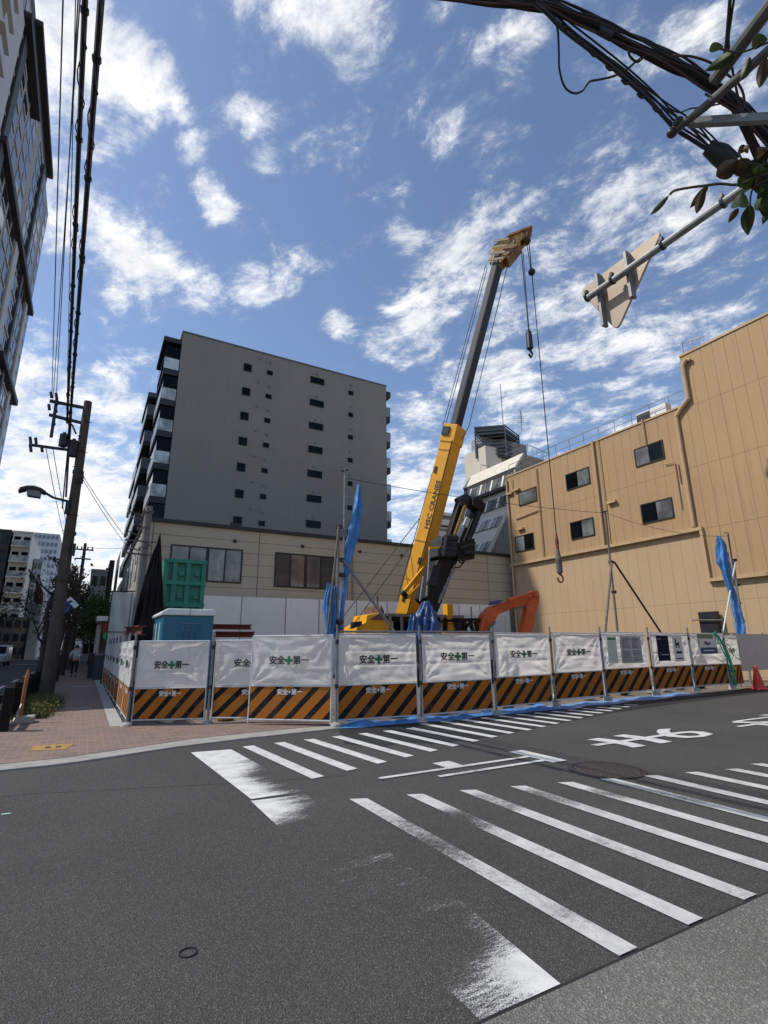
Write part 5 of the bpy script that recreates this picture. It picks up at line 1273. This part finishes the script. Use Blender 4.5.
tree(-10.2,78,8.5,'leafy tree on the far pavement, behind the first',8,2.4, nleaf=700, dense=.3, lz=.17)
tree(-7.5,92,9,'tree in front of the red roofed house',9,2.4, nleaf=600, dense=.3, lz=.17)
tree(-4.4,96,9,'dark tree in the middle of the far street end',10,2.4, nleaf=600, dense=.3, lz=.17)
tree(1.2,47,5.2,'bright green leafy tree behind the kiosk',11,1.5,LEAF, nleaf=2600, dense=.35, lz=.16, group='green trees by the grey building')
tree(.55,57,5.0,'bright green leafy tree before the six window building',12,1.4,LEAF, nleaf=2600, dense=.35, lz=.17, group='green trees by the grey building')
tree(3.4,60,5.8,'green tree rising between grey building and screen',13,1.7,LEAF, nleaf=2600, dense=.35, lz=.18, group='green trees by the grey building')
# weeds (uncountable)
g = MB(); rr = random.Random(21)
for k_ in range(3200):
    x = rr.gauss(-.95,.22); y = rr.uniform(14.2,18.6); s_ = rr.uniform(.08,.42)*(.5+.5*math.sin((y-14.2)/4.4*math.pi))
    dx, dy = rr.gauss(0,.12), rr.gauss(0,.12); w = .012
    g.add([(x-w,y,.03),(x+w,y,.03),(x+dx,y+dy,.03+s_)], [(0,1,2)])
    if rr.random() < .5: g.add([(x+dx*.6,y+dy*.6,.03+s_*.6),(x+dx*.6+.05,y+dy*.6,.03+s_*.65),(x+dx*.6+.03,y+.04,.03+s_*.75)], [(0,1,2)])
tag(g.build('weeds', WEED), 'dry green weeds growing along the guard fence', 'weeds', kind='stuff')
g = MB()
for k_ in range(900):
    x = rr.uniform(-1.65,-1.2); y = rr.uniform(9.6,13.5); s_ = rr.uniform(.02,.10); g.add([(x-.01,y,.03),(x+.01,y,.03),(x+rr.gauss(0,.05),y+rr.gauss(0,.05),.03+s_)], [(0,1,2)])
tag(g.build('verge_grass', WEED), 'short dry grass at the street kerb', 'grass', kind='stuff')
# guard fence: dark boards on posts
t = thing('guard_fence', 'low dark brown guard fence between sidewalk and street', 'guard fence', (-1.2,13,0))
for k_ in range(10):
    y = 12.3+k_*2.0
    MB().box((-1.20-.015*k_,y,.02),(-1.05-.015*k_,y+.16,.80)).build('post', GUARD, t, bevel=.01)
MB().box((-1.28,12.46,.50),(-1.24,31,.66)).box((-1.28,12.46,.22),(-1.24,31,.38)).build('rail', GUARD, t)
t = thing('marker_stake', 'weathered orange wooden stake on a stone block by the guard fence', 'stake', (-.95,13.4,0))
MB().tube([(-.98,13.5,.1),(-.97,13.5,.95),(-.965,13.5,1.08)], [.035,.035,.01], 6).build('stake', STAKE, t)
MB().box((-1.08,13.3,.03),(-.72,13.75,.16)).build('block', CONC, t, bevel=.02)
MB().tube([(-1.06,13.0,.05),(-.98,13.45,.4)], .02, 5).build('brace', GALV, t)
# blue round sign on tree
t = thing('route_sign', 'round blue sign and white plate fixed on the knobbly tree', 'sign', (-1.0,27.5,4))
a = onY(61,606,27.5); MB().tube([a, a+V(0,.04,0)], .36, 24).build('disc', SIGNB, t)
MB().beam(a+V(.25,-.05,.35), a+V(.62,-.05,-.02), .02, .22, (0,1,0)).build('plate', WPLAS, t)
MB().beam(a+V(-.1,-.02,.2), a+V(.1,-.02,-.15), .02, .08, (0,1,0)).build('symbol', WPLAS, t)
MB().tube([a+V(-.1,.1,0), V(a.x-.1,27.6,0)], .03, 8).build('post', GALV, t)
# vehicles
def car(x, y, label, col, van=False, group='cars on the left street'):
    t = thing('parked_van' if van else 'parked_car', label, 'van' if van else 'car', (x,y,0), group)
    w, l, h = (.85, 4.4, 1.85) if van else (.85, 4.3, 1.45)
    P_ = [(0,.35),(0,.95),(.35,1.05),(.9,h*.97),(1.1,h),(l-.4,h),(l-.05,h*.6),(l,.5),(l,.35)]
    body = MB().prism([(x-w,y+a_,z) for a_, z in P_], (2*w,0,0)).build('body', col, t, bevel=.08)
    MB().prism([(x-w*.86,y+.36,1.10),(x+w*.86,y+.36,1.10),(x+w*.8,y+.86,h*.93),(x-w*.8,y+.86,h*.93)], (0,-.02,.02)).build('windscreen', GLSB, t)
    MB().box((x-w-.005,y+1.1,1.05),(x-w+.01,y+l-.6,h*.9)).box((x+w-.01,y+1.1,1.05),(x+w+.005,y+l-.6,h*.9)).build('side_window', GLSB, t)
    for dx in (-w+.18, w-.18): MB().ball((x+dx,y-.02,.72), .11, 10, 6, (1.3,.4,.8)).build('headlight', WPLAS, t, smooth=True)
    MB().box((x-.25,y-.02,.42),(x+.25,y+.01,.55)).build('number_plate', PAPER, t)
    MB().box((x-w+.03,y-.015,.28),(x+w-.03,y+.03,.40)).build('bumper', DARK, t)
    for dx in (-w+.02, w-.22):
        for dy in (.8, l-.8): wl = MB().tube([(x+dx,y+dy,.31),(x+dx+.2,y+dy,.31)], .31, 18).build('wheel', RUBBER, t); MB().tube([(x+dx-.01,y+dy,.31),(x+dx+.21,y+dy,.31)], .17, 10).build('rim', GALV, wl)
car(-7.0,60,'white van driving at the far left of the street', WPLAS, True)
car(-2.4,66,'white car seen between the tree trunks', M('car_white', (.6,.62,.64), .3), False)
t = thing('white_barrier', 'small white hooped barrier beside the dark tree trunk', 'barrier', (-1.35,33,0))
MB().tube([(-1.5,33,0),(-1.5,33,.95),(-1.35,33,1.05),(-1.15,33,1.05),(-1.05,33,.95),(-1.05,33,0)], .05, 8).build('hoop', WPLAS, t)

# ================================================================== PERSON
def skin(name, joints, edges, mat, parent, sub=1):
    import bmesh
    bm = bmesh.new(); lay = bm.verts.layers.skin.verify()
    vs = [bm.verts.new(j[:3]) for j in joints]
    for i, j in enumerate(joints): vs[i][lay].radius = (j[3], j[3]*(j[4] if len(j) > 4 else 1)); vs[i][lay].use_root = (i == 0)
    for a_, b_ in edges: bm.edges.new((vs[a_], vs[b_]))
    me = bpy.data.meshes.new(name); bm.to_mesh(me); bm.free(); me.materials.append(mat)
    o = link(name, me, parent, local=True); o.modifiers.new('Skin', 'SKIN')
    s_ = o.modifiers.new('Sub', 'SUBSURF'); s_.levels = sub; s_.render_levels = sub+1
    return o
pt = thing('person', 'person in a grey jacket and dark trousers walking away on the sidewalk', 'person', (-.34,34.0,.03))
# pelvis root; walking away (+Y), leaning forward
J = [(0,0,.84,.12,.8),(0,.03,1.05,.12,.75),(0,.09,1.28,.13,.7),(0,.13,1.40,.055),(0,.17,1.50,.085,1.1),(0,.18,1.60,.075),
     (-.09,0,.80,.085),(-.10,.14,.45,.058),(-.10,.10,.08,.038),(-.10,.22,.04,.035),
     (.09,0,.80,.085),(.10,-.04,.45,.058),(.10,-.28,.14,.038),(.10,-.20,.04,.035),
     (-.17,.09,1.33,.05),(-.25,-.02,1.10,.042),(-.22,.12,.93,.032),(-.21,.17,.86,.025),
     (.17,.09,1.33,.05),(.25,.10,1.10,.042),(.20,.25,.98,.032),(.19,.30,.93,.025)]
E_ = [(0,1),(1,2),(2,3),(3,4),(4,5),(0,6),(6,7),(7,8),(8,9),(0,10),(10,11),(11,12),(12,13),(2,14),(14,15),(15,16),(16,17),(2,18),(18,19),(19,20),(20,21)]
skin('body', J, E_, SKIN, pt)
jj = [(0,0,.88,.165,.85),(0,.03,1.05,.165,.8),(0,.09,1.28,.165,.78),(0,.12,1.36,.08),(-.18,.09,1.33,.072),(-.27,-.02,1.10,.060),(-.235,.10,.95,.05),(.18,.09,1.33,.072),(.27,.10,1.10,.060),(.215,.23,.99,.05)]
skin('jacket', jj, [(0,1),(1,2),(2,3),(2,4),(4,5),(5,6),(2,7),(7,8),(8,9)], JACK, pt)
tj = [(0,0,.86,.13,.85),(-.09,0,.78,.105),(-.10,.14,.45,.078),(-.10,.10,.12,.06),(.09,0,.78,.105),(.10,-.04,.45,.078),(.10,-.26,.18,.06)]
skin('trousers', tj, [(0,1),(1,2),(2,3),(0,4),(4,5),(5,6)], TROU, pt)
MB().ball((0,.165,1.575), .105, 12, 8, (1,1.05,1.0)).build('hair', HAIR, pt, smooth=True, local=True)
for x, y in ((-.10,.12),(.10,-.27)): MB().box((x-.045,y-.05,0),(x+.045,y+.19,.08)).build('shoe', DARK, pt, bevel=.03, local=True)

# ================================================================== CAMERA
cam = bpy.data.cameras.new('camera'); co = bpy.data.objects.new('camera', cam); C.objects.link(co)
cam.sensor_fit = 'VERTICAL'; cam.sensor_height = 36; cam.lens = F/1024*36; cam.clip_end = 6000; cam.clip_start = .05
# camera axes in world: columns
rt = V(_b.x,_a.x,_v.x); up = V(_b.y,_a.y,_v.y); bk = V(_b.z,_a.z,_v.z)
co.matrix_world = Matrix(((rt.x,up.x,bk.x,0),(rt.y,up.y,bk.y,0),(rt.z,up.z,bk.z,H),(0,0,0,1)))
bpy.context.scene.camera = co

# ================================================================== LIGHT
SUN_EL, SUN_AZ = 50, 153   # azimuth measured from +X towards +Y : sun stands over -X, slightly ahead
sd = V(math.cos(R(SUN_EL))*math.cos(R(SUN_AZ)), math.cos(R(SUN_EL))*math.sin(R(SUN_AZ)), math.sin(R(SUN_EL)))
sl = bpy.data.lights.new('sun', 'SUN'); sl.energy = 3.4; sl.angle = R(.53); sl.color = (1,.95,.87)
so = bpy.data.objects.new('sun', sl); C.objects.link(so); so.rotation_euler = sd.to_track_quat('Z', 'Y').to_euler()
w = bpy.data.worlds.new('World'); bpy.context.scene.world = w; w.use_nodes = True
nt = w.node_tree; bg = nt.nodes['Background']; L = nt.links
sky = nt.nodes.new('ShaderNodeTexSky'); sky.sky_type = 'NISHITA'; sky.sun_disc = False
sky.sun_elevation = R(SUN_EL); sky.sun_rotation = R(90-SUN_AZ); sky.air_density = 1.0; sky.dust_density = .6; sky.ozone_density = 2.0
tc = nt.nodes.new('ShaderNodeTexCoord').outputs['Generated']
blobs = [(55,30,75,1),(110,75,65,1.25),(110,125,50,1.15),(60,95,60,1.2),(150,105,38,1.0),(90,50,60,1.2),(20,5,50,1),(165,75,24,1),(178,110,22,1),(192,150,24,1),(205,180,20,1),(217,205,22,1),(195,25,20,.5),
         (60,180,35,1),(90,205,38,1),(125,235,38,1),(150,270,35,1),(200,290,28,1),(250,280,30,.8),(290,275,26,.8),(130,300,30,.8),(60,230,30,.8),
         (10,380,60,1.2),(60,385,34,1.1),(105,398,42,1.1),(130,410,25,.9),(40,480,95,1.3),(110,505,70,1.3),(30,550,90,1.3),(110,570,70,1.3),
         (300,8,60,1),(340,30,55,1),(375,10,35,.8),(255,2,30,.7),(440,5,22,.6),(250,120,26,.6),(262,155,20,.6),(310,100,14,.4),(435,140,34,.75),(450,155,20,.5),
         (340,326,22,.8),(385,347,26,.8),(412,243,26,.8),(400,360,15,.5),(470,230,38,.9),(450,290,50,1.0),(425,310,35,1),(475,265,30,.8),(490,320,50,1.0),(500,370,50,.9),(450,380,35,.8),
         (520,45,34,.9),(488,45,18,.6),(560,250,38,.7),(600,290,60,.8),(640,215,50,.85),(610,240,40,.8),(670,200,50,.8),(720,150,50,.55),(650,340,55,.85),(600,350,60,.7),(560,330,55,.8),(700,290,60,.7),(755,265,40,.8),(690,250,50,.6),
         (640,50,50,.5),(700,25,60,.75),(745,60,50,.6),(590,60,30,.3),(600,110,40,.25),(640,150,50,.35),(430,410,35,.6),(410,480,45,1),(440,520,60,1),(400,540,50,1),(470,450,40,.7),(540,420,40,.5),(620,400,50,.7),(500,410,40,.6),
         (320,290,15,.3),(240,320,20,.3),(270,235,12,.3),(480,190,20,.3)]
tot = None
for x, y, r, k in blobs:
    d = ray(x, y).normalized(); d2 = ray(x+r, y).normalized(); d3 = ray(x, y+r).normalized()
    rad = .5*((d-d2).length+(d-d3).length)
    n = nt.nodes.new('ShaderNodeVectorMath'); n.operation = 'DISTANCE'; L.new(tc, n.inputs[0]); n.inputs[1].default_value = d
    m_ = nt.nodes.new('ShaderNodeMapRange'); m_.interpolation_type = 'SMOOTHERSTEP'; L.new(n.outputs['Value'], m_.inputs[0])
    m_.inputs[1].default_value = 0; m_.inputs[2].default_value = rad*1.7; m_.inputs[3].default_value = k; m_.inputs[4].default_value = 0
    tot = m_.outputs[0] if tot is None else math_n(nt, 'MAXIMUM', tot, m_.outputs[0])
# cloud-layer coordinates: direction projected on a flat layer
sep = nt.nodes.new('ShaderNodeSeparateXYZ'); L.new(tc, sep.inputs[0])
zz = math_n(nt, 'ADD', math_n(nt, 'MAXIMUM', sep.outputs[2], 0.0), .16)
cmb = nt.nodes.new('ShaderNodeCombineXYZ'); L.new(math_n(nt, 'DIVIDE', sep.outputs[0], zz), cmb.inputs[0]); L.new(math_n(nt, 'DIVIDE', sep.outputs[1], zz), cmb.inputs[1])
cv = cmb.outputs[0]
n1 = noise_n(nt, mapping(nt, mapping(nt, cv, (1,1,1), (0,0,R(-32))), (1,.78,1)), 6.3, 12, .70, .35); n2 = noise_n(nt, cv, 1.6, 5, .55)
n3 = noise_n(nt, mapping(nt, mapping(nt, cv, (1,1,1), (0,0,R(-32))), (1,.6,1)), 15, 9, .68, .4)
# elsewhere (out of the frame) an even scatter of clouds
f = math_n(nt, 'ADD', math_n(nt, 'MULTIPLY', tot, .58), math_n(nt, 'ADD', math_n(nt, 'MULTIPLY', math_n(nt, 'SUBTRACT', n1, .5), 2.3), math_n(nt, 'MULTIPLY', math_n(nt, 'SUBTRACT', n3, .5), 1.4)))
f = math_n(nt, 'ADD', f, math_n(nt, 'MULTIPLY', math_n(nt, 'SUBTRACT', n2, .5), .5))
dens = ramp(nt, f, .14, .84)
wisp = ramp(nt, f, .05, .6, 0, .22)
dens = math_n(nt, 'MAXIMUM', dens, wisp)
# haze near the horizon
hz = ramp(nt, sep.outputs[2], .0, .30, .75, 0)
shade = ramp(nt, noise_n(nt, cv, 6, 8, .65), .40, .66)
cloud = mixc(nt, shade, (8.3,8.35,8.4), (6.5,6.7,7.0))
skyc = mixc(nt, 1.0, sky.outputs[0], (1.24,1.22,1.24), 'MULTIPLY')
c1 = mixc(nt, hz, skyc, (6.2,6.7,7.2))
c2 = mixc(nt, dens, c1, cloud)
L.new(c2, bg.inputs['Color']); bg.inputs['Strength'].default_value = .115

sc = bpy.context.scene
sc.view_settings.view_transform = 'Standard'; sc.view_settings.look = 'None'; sc.view_settings.gamma = 1; sc.view_settings.exposure = .17
